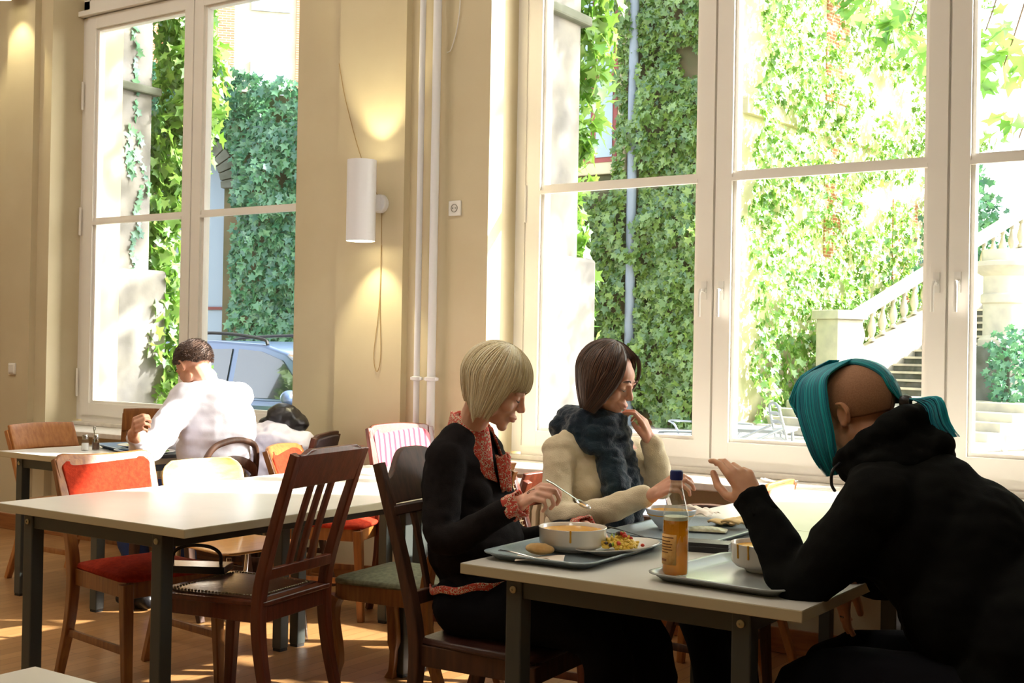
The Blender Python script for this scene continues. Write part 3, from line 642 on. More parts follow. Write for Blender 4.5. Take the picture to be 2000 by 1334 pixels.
# ---------------------------------------------------------------- the courtyard outside
GZ = -.15
struct(MB().box((-60, OY, GZ-.3), (45, 70, GZ)).build('ground', M['gravel'], smooth=False))
def quad_leaves(name, P, Nn, size, m, label=None, parent=None, droop=.6, spread=.5, lobes=False, kind='stuff'):
    """many folded, pointed leaves; P positions (n,3), Nn outward normal(s)"""
    n = len(P); Nn = np.asarray(Nn, float)
    if Nn.ndim == 1: Nn = np.tile(Nn, (n, 1))
    no = Nn+rng.normal(0, spread, (n, 3)); no /= np.linalg.norm(no, axis=1)[:, None]
    dn = np.tile([0, 0, -1.], (n, 1))*droop+rng.normal(0, .45, (n, 3))
    t = dn-no*(dn*no).sum(1)[:, None]; t /= np.linalg.norm(t, axis=1)[:, None]
    b = np.cross(no, t); s = size*rng.uniform(.55, 1.15, n)[:, None]
    if lobes:    # five-pointed leaf
        K = [(0, 0, 0), (-.12, .42, .06), (.22, .30, 0), (.50, .52, .05), (.55, .20, 0), (1.0, 0, -.08), (.55, -.20, 0), (.50, -.52, .05), (.22, -.30, 0), (-.12, -.42, .06)]
    else:
        K = [(0, 0, 0), (.25, .42, .08), (1.0, 0, -.06), (.25, -.42, .08)]
    V = np.concatenate([P+s*(t*a+b*c+no*e) for a, c, e in K], 1).reshape(n, len(K), 3)
    k = len(K)
    if lobes:
        T = [(0, 1, 2), (0, 2, 4, 5), (2, 3, 4), (0, 5, 6, 8), (6, 7, 8), (0, 8, 9)]
    else: T = [(0, 1, 2), (0, 2, 3)]
    base = (np.arange(n)*k); loops = []; 
    flat = np.concatenate([np.array(f) for f in T]); tot = np.array([len(f) for f in T])
    li = (base[:, None]+flat[None]).ravel().astype('i'); lt = np.tile(tot, n).astype('i'); ls = np.concatenate([[0], np.cumsum(lt)[:-1]]).astype('i')
    me = bpy.data.meshes.new(name); me.vertices.add(n*k); me.vertices.foreach_set('co', V.astype('f').ravel())
    me.loops.add(len(li)); me.loops.foreach_set('vertex_index', li); me.polygons.add(len(lt)); me.polygons.foreach_set('loop_start', ls)
    me.update(calc_edges=True); me.materials.append(m); o = link(name, me, parent)
    if kind: o['kind'] = kind
    if label: o['label'] = label
    return o
def wallpts(n, p0, p1, z0, z1, off=.12, depth=.25, keep=None):
    p0 = np.array(p0, float); p1 = np.array(p1, float); d = p1-p0; nn = np.array([d[1], -d[0]])/np.linalg.norm(d)
    u = rng.uniform(0, 1, n); z = rng.uniform(z0, z1, n)
    # billowing outward offset
    q = np.array([noise.noise(Vector((a*np.linalg.norm(d)*.9, zz*.9, 3.1)))+.5*noise.noise(Vector((a*np.linalg.norm(d)*2.6, zz*2.6, 8.1))) for a, zz in zip(u, z)])
    o_ = off+depth*(q+.5)*rng.uniform(.6, 1.0, n)
    P = np.stack([p0[0]+d[0]*u+nn[0]*o_, p0[1]+d[1]*u+nn[1]*o_, z], 1)
    if keep is not None: P = P[keep(u, z, q)]
    return P, np.array([nn[0], nn[1], .25])
def wallbox(p0, p1, z0, z1, th):
    p0 = Vector((*p0, 0)); p1 = Vector((*p1, 0)); d = (p1-p0).normalized(); nn = Vector((-d.y, d.x, 0))*th
    return MB().prism([(p0.x, p0.y, z0), (p1.x, p1.y, z0), (p1.x, p1.y, z1), (p0.x, p0.y, z1)], nn)

# stone buttresses of this same house, outside between the windows
def buttress(x, y1, label, zl):
    t = thing('stone_pier', label, 'pier', (x-.35, OY, GZ), group=None)
    a = MB(); a.box((-.35, .06, 0), (.35, y1-OY, 8.5)); a.build('pier_shaft', M['stone'], t, smooth=False, bevel=.02)
    a = MB(); a.box((-.42, .06, 0), (.42, y1-OY+.14, 1.97-GZ)); a.build('pier_base', M['stone'], t, smooth=False, bevel=.03)
    a = MB(); a.box((-.40, .06, zl-GZ), (.405, y1-OY+.06, zl-GZ+.07)); a.build('pier_ledge', M['stoned'], t, smooth=False, bevel=.015)
    return t
buttress(-4.40, 7.18, 'sunlit stone pier with leaf shadows outside the left edge of the right window', 3.56)
buttress(-8.62, 6.98, 'ivy-grown stone pier outside the left window', 3.48)
# ivy on the piers
def cloud(n, c, r, size, nrm, **k):
    P = rng.normal(0, 1, (n, 3)); P = P/np.linalg.norm(P, axis=1)[:, None]*rng.uniform(.2, 1, n)[:, None]**.5
    return P*np.array(r)+np.array(c)
P = np.concatenate([cloud(int(330), (-8.75+.15*math.sin(z*2.1), 7.28+.12*math.cos(z*1.7), z), (.33, .34, .42), 0, 0) for z in np.arange(.1, 7.0, .42)])
o = quad_leaves('ivy', P, (.5, .3, .2), .13, M['ivyl'], 'light green ivy hanging down the outer edge of the pier outside the left window', lobes=True, droop=1.2); o['category'] = 'ivy'
P = np.concatenate([cloud(int(190), (-4.62+.08*math.sin(z*2.1), 7.42+.06*math.cos(z*1.7), z), (.26, .20, .42), 0, 0) for z in np.arange(.1, 6.0, .42)])
o = quad_leaves('ivy', P, (.5, .3, .2), .12, M['ivyl'], 'sunlit ivy on the outer edge of the pier outside the right window', lobes=True, droop=1.2); o['category'] = 'ivy'
# sparse tendrils on the face of the left pier
pts = []
for k_ in range(26):
    y = rng.uniform(6.0, 6.9); z = rng.uniform(.8, 5.5); dy = rng.uniform(-.35, .35)
    for s_ in range(rng.integers(8, 22)): y += dy*.05+rng.normal(0, .012); z -= .045; pts.append((-8.61, min(max(y, 5.95), 6.95), z))
o = quad_leaves('ivy', np.array(pts), (1, 0, .1), .085, M['ivyb'], 'sparse ivy tendrils across the stone face of the left pier', lobes=True, spread=.25); o['category'] = 'ivy'

# ivy wall seen through the left window, with its arch
A0, A1 = (-21.0, 12.7), (-12.2, 15.9)
dA = Vector((A1[0]-A0[0], A1[1]-A0[1], 0)); LA = dA.length; dA.normalize()
ac = PD(366, 600, 20.5); # arch centre line on the wall
def onA(px):  # param of pixel column on wall A
    d = ray(px, 600); a = np.array([[d.x, -dA.x], [d.y, -dA.y]]); s = np.linalg.solve(a, np.array([A0[0], A0[1]])); return s[1]/LA, s[0]
uc, Dc = onA(360); hw_ = .068*1.0; spring = 1.33+(688-385)/2400*Dc; 
rad = (onA(434)[0]-uc)*LA
t = thing('garden_wall', 'stone wall overgrown with ivy with an arched opening beyond the left window', 'wall', (A0[0], A0[1], GZ), math.atan2(dA.y, dA.x))
w_ = MB(); xc = uc*LA
zs = spring-GZ; ztop = 6.1-GZ
poly = [(0, 0, 0), (xc-rad, 0, 0), (xc-rad, 0, zs)]+[(xc-rad*math.cos(a), 0, zs+rad*math.sin(a)) for a in np.linspace(.15, PI-.15, 14)]+[(xc+rad, 0, zs), (xc+rad, 0, 0), (LA, 0, 0), (LA, 0, ztop-.9), (xc, 0, ztop-.3), (0, 0, ztop)]
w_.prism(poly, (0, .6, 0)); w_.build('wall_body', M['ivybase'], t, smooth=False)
v_ = MB()
for i in range(17):
    a0, a1 = PI*i/17+.01, PI*(i+1)/17-.01
    q = [(xc-r_*math.cos(a), -.10, zs+r_*math.sin(a)) for a in (a0, a1) for r_ in ((rad-.02), (rad+.30))]
    v_.prism([q[0], q[1], q[3], q[2]], (0, .3, 0))
v_.build('arch_stones', M['stoned'], t, smooth=False, bevel=.01)
g_ = MB(); g_.box((xc-rad, .35, 0), (xc+rad, .40, zs+rad)); gg = g_.build('door_panel', mat('blue_grey_door', S((150, 166, 180)), .6), t, smooth=False)
g_ = MB(); g_.box((xc-rad, .31, 2.1), (xc+rad, .36, 2.15)); g_.build('crossbar', mat('red_brown_paint', S((120, 60, 54)), .6), t, smooth=False)
g_ = MB(); g_.box((xc-.03, .31, 0), (xc+.03, .36, zs+rad)); g_.build('door_post', mat('red_brown_paint2', S((120, 60, 54)), .6), t, smooth=False)
def keepA(u, z, q):
    x = u*LA; inside = (x-xc > -rad) & (x-xc < rad+.30+.2*q) & ((z < spring) | ((x-xc-.1)**2+(z-spring)**2 < (rad+.35+.2*q)**2))
    top = 6.25-.95*np.clip((x-xc+1.0)/(LA-xc+1.0), 0, 1)+.3*q
    return ~inside & (z < top)
P, nn = wallpts(30000, A0, A1, GZ, 7.2, .1, .5, keepA)
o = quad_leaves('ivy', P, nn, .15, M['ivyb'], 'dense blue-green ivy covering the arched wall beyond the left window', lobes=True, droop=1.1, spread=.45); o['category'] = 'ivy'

# shaded ivy wall straight ahead through the right window
B1 = PD(1446, 500, 24.0); B0 = (-17.0, B1.y); BB = (B1.x, B1.y)
t = thing('ivy_house_wall', 'house wall with ivy in shade beyond the first pane of the right window', 'wall', (B0[0], B0[1], GZ))
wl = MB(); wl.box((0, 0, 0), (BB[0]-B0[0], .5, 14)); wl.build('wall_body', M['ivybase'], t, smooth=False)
dp = MB(); xx = PD(1243, 500, 25).x*(B1.y/PD(1243, 500, 25).y)-B0[0]
dp.tube([(xx, -.25, 0), (xx, -.25, 13)], .10, 12); dp.build('drain_pipe', M['pipeg'] if 'pipeg' in M else M['alu'], t)
wx = PD(1160, 100, 25).x-B0[0]
for (x0, x1, z0, z1) in ((wx-1.2, wx+.35, 5.2, 9.6),):
    f_ = MB(); f_.box((x0, -.08, z0), (x1, .0, z1)); o_ = f_.build('window_surround', M['cream_st'], t, smooth=False, bevel=.02)
    f_ = MB(); f_.box((x0+.25, -.10, z0+.25), (x1-.2, -.07, z1-.25)); f_.build('window_sash', mat('red_sash', S((150, 74, 70)), .6), o_, smooth=False)
    f_ = MB()
    for a_, b_ in ((x0+.34, (x0+x1)/2-.05), ((x0+x1)/2+.08, x1-.3)):
        for c_, e_ in ((z0+.35, z0+2.0), (z0+2.12, z1-.35)): f_.box((a_, -.12, c_), (b_, -.095, e_))
    f_.build('pane', M['skyglass'], o_, smooth=False)
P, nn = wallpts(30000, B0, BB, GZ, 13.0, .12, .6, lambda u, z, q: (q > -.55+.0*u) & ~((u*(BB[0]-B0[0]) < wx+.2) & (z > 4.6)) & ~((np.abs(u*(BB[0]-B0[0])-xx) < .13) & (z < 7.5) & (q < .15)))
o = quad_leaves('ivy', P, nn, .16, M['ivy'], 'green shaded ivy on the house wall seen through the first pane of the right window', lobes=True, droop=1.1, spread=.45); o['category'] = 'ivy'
# corner and sunlit wing
C0 = BB; phi = math.radians(82); C1 = (C0[0]+11*math.cos(phi), C0[1]+11*math.sin(phi))
t = thing('sunlit_wing', 'brick and plaster house wing with sunlit ivy behind the middle pane', 'building', (C0[0], C0[1], GZ), phi)
wl = MB(); wl.box((0, 0, 0), (11, .5, 14)); wl.build('wall_body', M['cream_st'], t, smooth=False)
for x0, x1, z0, z1 in ((3.3, 4.3, 3.6, 6.0), (3.3, 4.3, 7.0, 14), (6.6, 7.9, 2.6, 5.2), (9.0, 10.2, 2.6, 13)):
    b_ = MB(); b_.box((x0, -.03, z0), (x1, .02, z1)); b_.build('brick_panel', M['brick'], t, smooth=False)
b_ = MB(); b_.box((0, -.12, 6.2), (11, .02, 6.5)); b_.build('string_course', M['cream_st'], t, smooth=False)
P, nn = wallpts(26000, C0, C1, GZ, 13, .1, .6, lambda u, z, q: (q > -.35+.65*np.clip(u-.12, 0, 1)-.18*(z < 3.2)) | (u < .10))
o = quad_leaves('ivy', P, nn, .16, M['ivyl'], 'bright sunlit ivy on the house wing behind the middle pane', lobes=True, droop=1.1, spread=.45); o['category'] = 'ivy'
# bush beside the stair
bp = PD(1760, 480, 29)
P = np.concatenate([cloud(2600, (bp.x-1.6, bp.y+.4, 2.9), (2.2, 1.6, 2.2), 0, 0), cloud(1400, (bp.x+.6, bp.y+2.5, 4.4), (1.2, 1.6, 2.0), 0, 0)])
o = quad_leaves('ivy', P, (0, -.6, .4), .2, M['ivyb'], 'dark green climber heaped above the stair balustrade', lobes=True); o['category'] = 'ivy'
# far right building, pink brick
t = thing('brick_house', 'sunlit pale house with pink brick panels far right behind the stair', 'building', (-6.5, 38, GZ), math.radians(14))
wl = MB(); wl.box((0, 0, 0), (16, .6, 16)); wl.build('wall_body', M['cream_st'], t, smooth=False)
for i in range(5):
    for z0, z1 in ((3.6, 6.6), (8.3, 15)):
        b_ = MB(); b_.box((.4+i*3.1, -.05, z0), (1.5+i*3.1, .02, z1)); b_.build('brick_panel', M['brick'], t, smooth=False)
    b_ = MB(); b_.box((1.9+i*3.1, -.03, 4), (3.1+i*3.1, .02, 6.6)); b_.build('window', M['skyglass'], t, smooth=False)
b_ = MB(); b_.box((0, -.18, 7.0), (16, .02, 7.4)); b_.build('string_course', M['stone'], t, smooth=False)
# far building above the left ivy wall
t = thing('far_facade', 'overexposed pale facade with brick strips rising above the arched ivy wall', 'building', (-34, 21, GZ), math.radians(48))
wl = MB(); wl.box((0, 0, 0), (16, .6, 17)); wl.build('wall_body', M['cream_st'], t, smooth=False)
for x0, x1 in ((1.6, 2.4), (5.0, 5.6), (7.0, 7.5), (9.4, 10.1)):
    b_ = MB(); b_.box((x0, -.05, 6), (x1, .02, 16)); b_.build('brick_panel', M['brick'], t, smooth=False)
for x0, z0 in ((3.1, 8), (3.1, 12), (8.0, 8), (8.0, 12)):
    b_ = MB(); b_.box((x0, -.04, z0), (x0+1.2, .02, z0+2.4)); b_.build('window', M['skyglass'], t, smooth=False)

# the outside stair -------------------------------------------------
p0 = PD(1664, 650, 24.9); sa = math.radians(65); sx = Vector((math.cos(sa-PI/2), math.sin(sa-PI/2), 0))
st = thing('stone_staircase', 'pale stone staircase with balustrade climbing to the right across the courtyard', 'staircase', (p0.x, p0.y, GZ), sa-PI/2)
# local: +X along the steps to the right, +Y up the flight
W_ = 3.6; base = .75
s_ = MB()
for i in range(5): s_.box((-.1-.12*(4-i), -1.95+.3*i-.5, 0), (W_+1.4, -.3, .15*(i+1)), None)
s_.build('lower_steps', M['stone2'], st, smooth=False, bevel=.02)
for i in range(18):
    q = MB(); q.box((.22, .05+.31*i, 0), (W_-.1, .05+.31*(i+1)+(.0 if i < 17 else 3), base+.15*(i+1))); o = q.build('step', M['stoned'], st, smooth=False)  # step bodies in a darker stone than their treads
    q = MB(); q.box((.22, .02+.31*i, base+.15*(i+1)-.045), (W_-.1, .05+.31*(i+1), base+.15*(i+1))); q.build('tread', M['stone2'], o, smooth=False)
ptop = 2.25-GZ
n_ = MB(); n_.box((-.35, -.65, 0), (.25, .05, ptop-.18)); n_.box((-.42, -.72, ptop-.18), (.32, .12, ptop)); n_.box((-.42, -.72, 0), (.32, .12, .35+base)); n_.build('newel_block', M['stone2'], st, smooth=False, bevel=.015)
L_ = 5.4; sl_ = .475
def rail(z0, z1, name, w0=-.17, w1=.17):
    q = MB(); q.prism([(w0, .05, z0), (w0, .05, z1), (w0, L_, z1+L_*sl_), (w0, L_, z0+L_*sl_)], (w1-w0, 0, 0)); q.build(name, M['stone2'], st, smooth=False, bevel=.015)
rail(ptop-.20, ptop-.02, 'handrail'); rail(ptop-1.05, ptop-.87, 'plinth_rail'); rail(-.8, ptop-1.05, 'stringer', -.12, .2)
for i in range(17):
    y = .25+i*.31; z = ptop-.87+y*sl_; b_ = MB()
    b_.lathe([(.07, 0), (.07, .05), (.04, .08), (.085, .22), (.085, .28), (.04, .46), (.035, .52), (.065, .56), (.065, .68)], (0, y, z), 12); b_.build('baluster', M['stone2'], st)
# right hand newel: round-ish column on a dark plinth
def colm(x, y, zt):
    c_ = thing('stone_column', 'big stone column with moulded cap on a dark mossy plinth at the right of the stair', 'column', st.matrix_basis @ Vector((x, y, 0)), sa-PI/2)
    q = MB(); q.box((-.62, -.62, 0), (.62, .62, 1.7)); q.build('plinth', M['stoned'], c_, smooth=False, bevel=.03)
    q = MB(); q.lathe([(.42, 1.7), (.42, 1.82), (.34, 1.9), (.34, 2.45), (.38, 2.48), (.38, 2.62), (.34, 2.65), (.34, 2.95), (.42, 3.0), (.55, 3.12), (.55, 3.2), (.36, 3.22), (.36, 3.42)], n=28); q.build('column_shaft', M['stone2'], c_)
bpy.context.view_layer.update()
colm(W_-.05, .05, 0)
P = cloud(420, tuple(st.matrix_basis @ Vector((W_+.75, -.7, 1.3))), (.5, .4, .8), 0, 0)
o = quad_leaves('creeper', P, (0, -.8, .3), .13, M['ivyb'], 'blue-green creeper spilling over the dark plinth of the column', lobes=True); o['category'] = 'creeper'
# fallen leaves
P = np.stack([rng.uniform(-5, 4, 500), rng.uniform(9, 26, 500), np.full(500, GZ+.02)], 1)
o = quad_leaves('fallen_leaves', P, (0, 0, 1), .14, mat('dry_leaf', S((170, 150, 90)), .8), 'dry fallen leaves scattered on the pale courtyard ground', lobes=True, spread=.2); o['category'] = 'leaves'

# tree whose branches hang in front of the right window
t = thing('tree', 'tree whose lit leafy twigs hang in at the top right of the window', 'tree', (4.2, 11.5, GZ))
q = MB(); q.tube(bez([(0, 0, 0), (.05, -.05, 2.5), (-.2, -.2, 5), (-1.0, -.6, 7), (-2.2, -1.0, 8.5)], 6), [.24-.006*i for i in range(25)], 12); q.build('trunk', mat('bark', S((96, 80, 62)), .95, bump=.5, bscale=20), t)
q = MB()
ends = []
for (a_, b_) in (((-.2, -.2, 5), (-5.5, -1.5, 5.6)), ((-.1, -.1, 4.5), (-4.0, -2.6, 6.4)), ((-.8, -.5, 6.6), (-6.5, -1.9, 7.2)), ((-.2, -.2, 5), (-3.5, -.8, 5.2))):
    a_, b_ = Vector(a_), Vector(b_); mid = (a_+b_)/2+Vector((0, 0, .6)); pth = bez([a_, mid, b_], 8); q.tube(pth, [.07-.0035*i for i in range(len(pth))], 8); ends += pth[4:]
tw = [PD(1700, 8, 10.0), PD(1775, 50, 9.6), PD(1815, 120, 9.8), PD(1925, 60, 8.6), PD(1960, 130, 8.4), PD(1990, 270, 8.2)]
for w__ in tw:
    l_ = w__-t.location; q.tube(bez([l_+Vector((.9, .3, 1.6)), l_+Vector((.3, .1, .9)), l_], 6), [.012-.0006*i for i in range(13)], 6)
q.build('branch', bpy.data.materials['bark'], t)
lp = rng.uniform((-4.2, 8.3, 4.9), (2.6, 11.8, 10.5), (9000, 3))
kp = [noise.noise(Vector(p)*.95)+.4*noise.noise(Vector(p)*2.3) > CANO and not (p[0] > .9 and p[1] < 9.4 and p[2] < 7.5) and (p[2] > 4.9+.12*max(0, p[1]-8)) for p in lp.tolist()]
TLP = lp[np.array(kp)]-np.array(t.location)
for w__, n_ in zip(tw, (30, 26, 22, 22, 22, 12)): TLP = np.concatenate([TLP, cloud(n_, tuple(w__-t.location+Vector((0, 0, .03))), (.26, .2, .17), 0, 0)])
o = quad_leaves('foliage', TLP, (-.2, -.5, .6), .17, M['tree'], None, parent=t, lobes=True, spread=.9, droop=1.0, kind=None); o['kind'] = 'stuff'
# ---------------------------------------------------------------- things on the tables
TT = .7508
def rot_box_loop(a, b, r, n=6):
    out = []
    for (cx, cy, a0) in ((a-r, b-r, 0), (-a+r, b-r, 90), (-a+r, -b+r, 180), (a-r, -b+r, 270)):
        for i in range(n+1): an = math.radians(a0+90*i/n); out.append((cx+r*math.cos(an), cy+r*math.sin(an)))
    return out
def tray(label, x, y, deg, a=.185, b=.26, m=None):
    t = thing('food_tray', label, 'tray', (x, y, TT), math.radians(deg))
    def loop(da, z, r): return [(p[0], p[1], z) for p in rot_box_loop(a+da, b+da, r)]
    L = [loop(-.034, .0, .03), loop(-.008, .018, .05), loop(.004, .023, .055), loop(.005, .020, .055), loop(-.004, .016, .055), loop(-.030, .0045, .03)]
    # outer shell from underside to rim, then inside back down
    L = [loop(-.030, 0, .03), loop(-.006, .016, .05), loop(.004, .019, .056), loop(.005, .022, .056), loop(.001, .0235, .055), loop(-.006, .020, .05), loop(-.028, .0045, .03)]
    n = len(L[0]); vs = [v for l in L for v in l]; fs = [(i*n+j, i*n+(j+1) % n, (i+1)*n+(j+1) % n, (i+1)*n+j) for i in range(len(L)-1) for j in range(n)]
    fs += [tuple(range(n))[::-1], tuple((len(L)-1)*n+j for j in range(n))]
    q = MB(); q.add(vs, fs); o = q.build('tray_body', m or M['tray'], t, ang=60)
    return t
def bowl(label, x, y, z, R=.092, h=.078, straight=True, drips=(), m=None, level=.85):
    t = thing('soup_bowl', label, 'bowl', (x, y, z))
    if straight: pr = [(R*.52, 0), (R*.56, .004), (R*.60, .010), (R*.84, .014), (R*.955, .024), (R*.97, .027), (R*.985, h-.004), (R, h-.001), (R*.985, h), (R*.945, h-.003), (R*.93, .040), (R*.78, .026), (R*.3, .012), (.001, .011)]
    else: pr = [(R*.45, 0), (R*.48, .006), (R*.62, .018), (R*.85, .042), (R*.95, h-.012), (R*.965, h-.010), (R, h-.001), (R*.985, h+.001), (R*.93, h-.012), (R*.82, .042), (R*.58, .02), (R*.3, .011), (.001, .010)]
    q = MB(); q.lathe(pr, n=48, cap1=False); b = q.build('bowl_body', m or M['white'], t, ang=50)
    zl = h*level; rl = R*(.93 if straight else .915)
    q = MB(); q.lathe([(rl, zl-.012), (rl, zl), (rl*.7, zl-.0008), (.001, zl-.001)], n=48, cap1=False); q.build('soup', M['soup'], t, ang=70)
    for a_ in drips:
        q = MB(); c_, s_ = math.cos(math.radians(a_)), math.sin(math.radians(a_))
        q.tube([((R+.0)*c_, (R+.0)*s_, h-.001), (R*.992*c_, R*.992*s_, h*.8), (R*.975*c_, R*.975*s_, h*.55)], [.003, .0024, .003], 8, ball=True); q.build('soup_drip', M['soup'], t)
    return t
def at(px, py, z=TT): return PZ(px, py, z)
# tray of the blond woman
tray('blue-grey food tray with soup bowl and pasta salad in front of the blond woman', -1.835, 3.02, 2, .17, .255)
p = at(1118, 1076, TT+.0045); bowl('full white bowl of orange soup in front of the blond woman', p.x, p.y, TT+.0052, .099, .070, True, (-62,))
# plate with pasta salad
p = at(1188, 1082, TT+.006); t = thing('plate', 'white oval plate with pasta salad on the blond woman\'s tray', 'plate', (p.x+.01, p.y+.03, TT+.0075), math.radians(70)); t.rotation_euler = (math.radians(-2), math.radians(-3.0), math.radians(66))
q = MB(); q.lathe([(.072, 0), (.076, .003), (.095, .010), (.128, .021), (.132, .0225), (.131, .0245), (.100, .0145), (.074, .007), (.001, .0065)], n=48, cap1=False, sx=1, sy=.82); q.build('plate_body', M['white'], t, ang=60)
plate_t = t
pa = thing('pasta_salad', 'heap of spiral pasta salad with olives and tomato on the white plate', 'pasta salad', t.location+Vector((.012, -.002, .012)))
q = MB()
for i in range(120):
    a = random.uniform(0, 2*PI); r = .045*math.sqrt(random.random()); c = Vector((r*math.cos(a)*1.05, r*math.sin(a), .006+.030*(1-(r/.05)**2)*random.uniform(.4, 1)))
    d = Vector((random.uniform(-1, 1), random.uniform(-1, 1), random.uniform(-.5, .6))).normalized(); e = d.orthogonal().normalized(); f_ = d.cross(e); L_ = .026; pts = []; rr = []
    for k_ in range(13): u = k_/12; an = u*PI*3; pts.append(c+d*(u-.5)*L_+(e*math.cos(an)+f_*math.sin(an))*.0022)
    q.tube(pts, .0038, 6, ball=False)
o = q.build('pasta_spirals', M['pasta'], pa); o['kind'] = 'stuff'
def bits(n, name, m, rs, sq=(1, 1, 1), R_=.046, zz=.036):
    q = MB()
    for i in range(n):
        a = random.uniform(0, 2*PI); r = R_*math.sqrt(random.random()); q.ell((r*math.cos(a), r*math.sin(a), .010+zz*(1-(r/.05)**2)), (rs*sq[0], rs*sq[1], rs*sq[2]), Matrix.Rotation(random.uniform(0, 3), 3, 'Z'), 8, 6)
    o = q.build(name, m, pa); o['kind'] = 'stuff'; return o
bits(9, 'olive_slices', mat('olive', S((54, 32, 34)), .3), .006); bits(8, 'tomato_bits', mat('tomato', S((196, 52, 34)), .3), .0055)
bits(9, 'green_pepper_bits', mat('pepper_green', S((150, 186, 62)), .35), .006, (1.6, .5, 1))
tom = MB(); tom.ell((0, 0, 0), (.006, .005, .005)); o = tom.build('tomato_piece', bpy.data.materials['tomato']); pp = at(1255, 1065, TT+.03); o.location = pp; tag(o, 'small red tomato piece on the right rim of the pasta plate', 'tomato')
# roll
def roll(label, p, a=.030, b=.019, h=.014, rz=0):
    q = MB(); q.ell((0, 0, 0), (a, b, h), None, 24, 14); q.ell((0, 0, -h*.25), (a*.92, b*.9, h*.75), None, 20, 10); o = organic('bread_roll', q, M['bread'], None, .002, 2, wr=.0012, wscale=60)
    o.location = p+Vector((0, 0, h)); o.rotation_euler = (0, 0, rz); tag(o, label, 'bread'); return o
roll('pale bread roll on the napkin at the left of the blond woman\'s tray', at(1054, 1083, TT+.008), .045, .024, .016, .1)
q = MB(); q.grid(lambda u, v: ((u-.5)*.13, (v-.5)*.10, .004*math.sin(u*5+v*3)+.001), 14, 10); o = q.build('paper_napkin', mat('napkin_paper', S((236, 224, 210)), .9), solid=.001); o.location = at(1055, 1092, TT+.010)+Vector((0, .0, 0)); o.rotation_euler = (0, 0, .5); tag(o, 'crumpled pale paper napkin beneath the bread roll', 'napkin')
def cutlery(name, label, p0, p1, kind, z=0, m=None):
    """from handle end p0 to tip p1"""
    p0, p1 = Vector(p0), Vector(p1); d = (p1-p0); L_ = d.length; d.normalize()
    t = thing(name, label, name.replace('_', ' ').split()[-1], p0)
    X = d; Z = Vector((0, 0, 1)); Y = Z.cross(X).normalized(); Z = X.cross(Y)
    Mx = Matrix((X, Y, Z)).transposed()
    hl = L_*.72
    q = MB(); q.tube([Mx @ Vector((0, 0, 0)), Mx @ Vector((hl*.25, 0, .002)), Mx @ Vector((hl*.6, 0, .001)), Mx @ Vector((hl, 0, 0))], [1, .95, .6, .45], flat=(.0065, .0016), nrm=tuple(Y)); q.build('cutlery_handle', m or M['metal'], t)
    if kind == 'spoon':
        q = MB(); rb = L_*.14
        def F(u, v): a = u*2*PI; r = v; return Mx @ Vector((hl+rb*.95+math.cos(a)*r*rb*1.15, math.sin(a)*r*rb*.80*(1-.12*math.cos(a)*r), -.009*(1-r*r)))
        q.grid(F, 28, 8, True); q.build('spoon_bowl', m or M['metal'], t, solid=.0012)
        q = MB(); q.lathe([(rb*.55, -.006), (rb*.5, -.0035), (.001, -.003)], tuple(Mx @ Vector((hl+rb*.95, 0, 0))), 20, Mx); q.build('soup_on_spoon', M['soup'], t)
    elif kind == 'fork':
        q = MB(); q.tube([Mx @ Vector((hl, 0, 0)), Mx @ Vector((hl+.012, 0, .001)), Mx @ Vector((hl+.022, 0, 0))], [.7, 1.8, 2.0], flat=(.006, .0012), nrm=tuple(Y))
        for k_ in range(4): yy = (k_-1.5)*.006; q.tube([Mx @ Vector((hl+.018, yy, 0)), Mx @ Vector((L_, yy, .003))], .0013, 6)
        q.build('fork_tines', m or M['metal'], t)
    else:
        q = MB(); q.tube([Mx @ Vector((hl, 0, 0)), Mx @ Vector((L_*.93, 0, 0)), Mx @ Vector((L_, .004, 0))], [1, 1.3, .3], flat=(.007, .0008), nrm=tuple(Y)); q.build('knife_blade', m or M['metal'], t)
    return t
a_ = at(975, 1086, TT+.010); b_ = at(1062, 1100, TT+.012)
cutlery('table_fork', 'metal fork lying at the front left corner of the blond woman\'s tray', (a_.x-.0, a_.y, TT+.026), (b_.x+.03, b_.y+.02, TT+.014), 'fork')
# beer bottle
p = at(1306, 1127, TT+.005); t = thing('glass_bottle', 'clear glass bottle of golden drink with blue cap and pale label', 'bottle', (p.x, p.y+.035, TT+.0055))
R_ = .0335
op = [(.001, 0), (R_*.86, 0), (R_, .006), (R_, .15), (R_*.95, .165), (R_*.72, .195), (.0165, .225), (.0145, .245), (.0143, .262)]
q = MB(); q.lathe(op, n=40, cap0=False, cap1=False); q.build('bottle_glass', glassmat('bottle_glass_clear', (.86, .91, .90), .30), t, ang=70)
q = MB(); q.lathe([(.001, .004), (R_*.9, .004), (R_*.94, .01), (R_*.94, .142), (.001, .142)], n=40, cap0=False, cap1=False); 
def beermat():
    m, nt, N, L, b = newmat('golden_drink'); N.remove(b); a = N.new('ShaderNodeBsdfTransparent'); a.inputs[0].default_value = (.93, .50, .045, 1); d = N.new('ShaderNodeBsdfTranslucent'); d.inputs[0].default_value = (.95, .55, .06, 1)
    g = N.new('ShaderNodeBsdfDiffuse'); g.inputs[0].default_value = (.75, .40, .04, 1)
    x = N.new('ShaderNodeMixShader'); x.inputs[0].default_value = .45; y = N.new('ShaderNodeMixShader'); y.inputs[0].default_value = .35; L.new(d.outputs[0], y.inputs[1]); L.new(g.outputs[0], y.inputs[2]); L.new(a.outputs[0], x.inputs[1]); L.new(y.outputs[0], x.inputs[2]); L.new(x.outputs[0], N['Material Output'].inputs[0]); return m
q.build('drink', beermat(), t, ang=60)
q = MB(); q.lathe([(R_*.93, .143), (R_*.93, .152), (.001, .154)], n=32, cap1=False); q.build('foam', mat('foam', S((238, 236, 214)), .8), t)
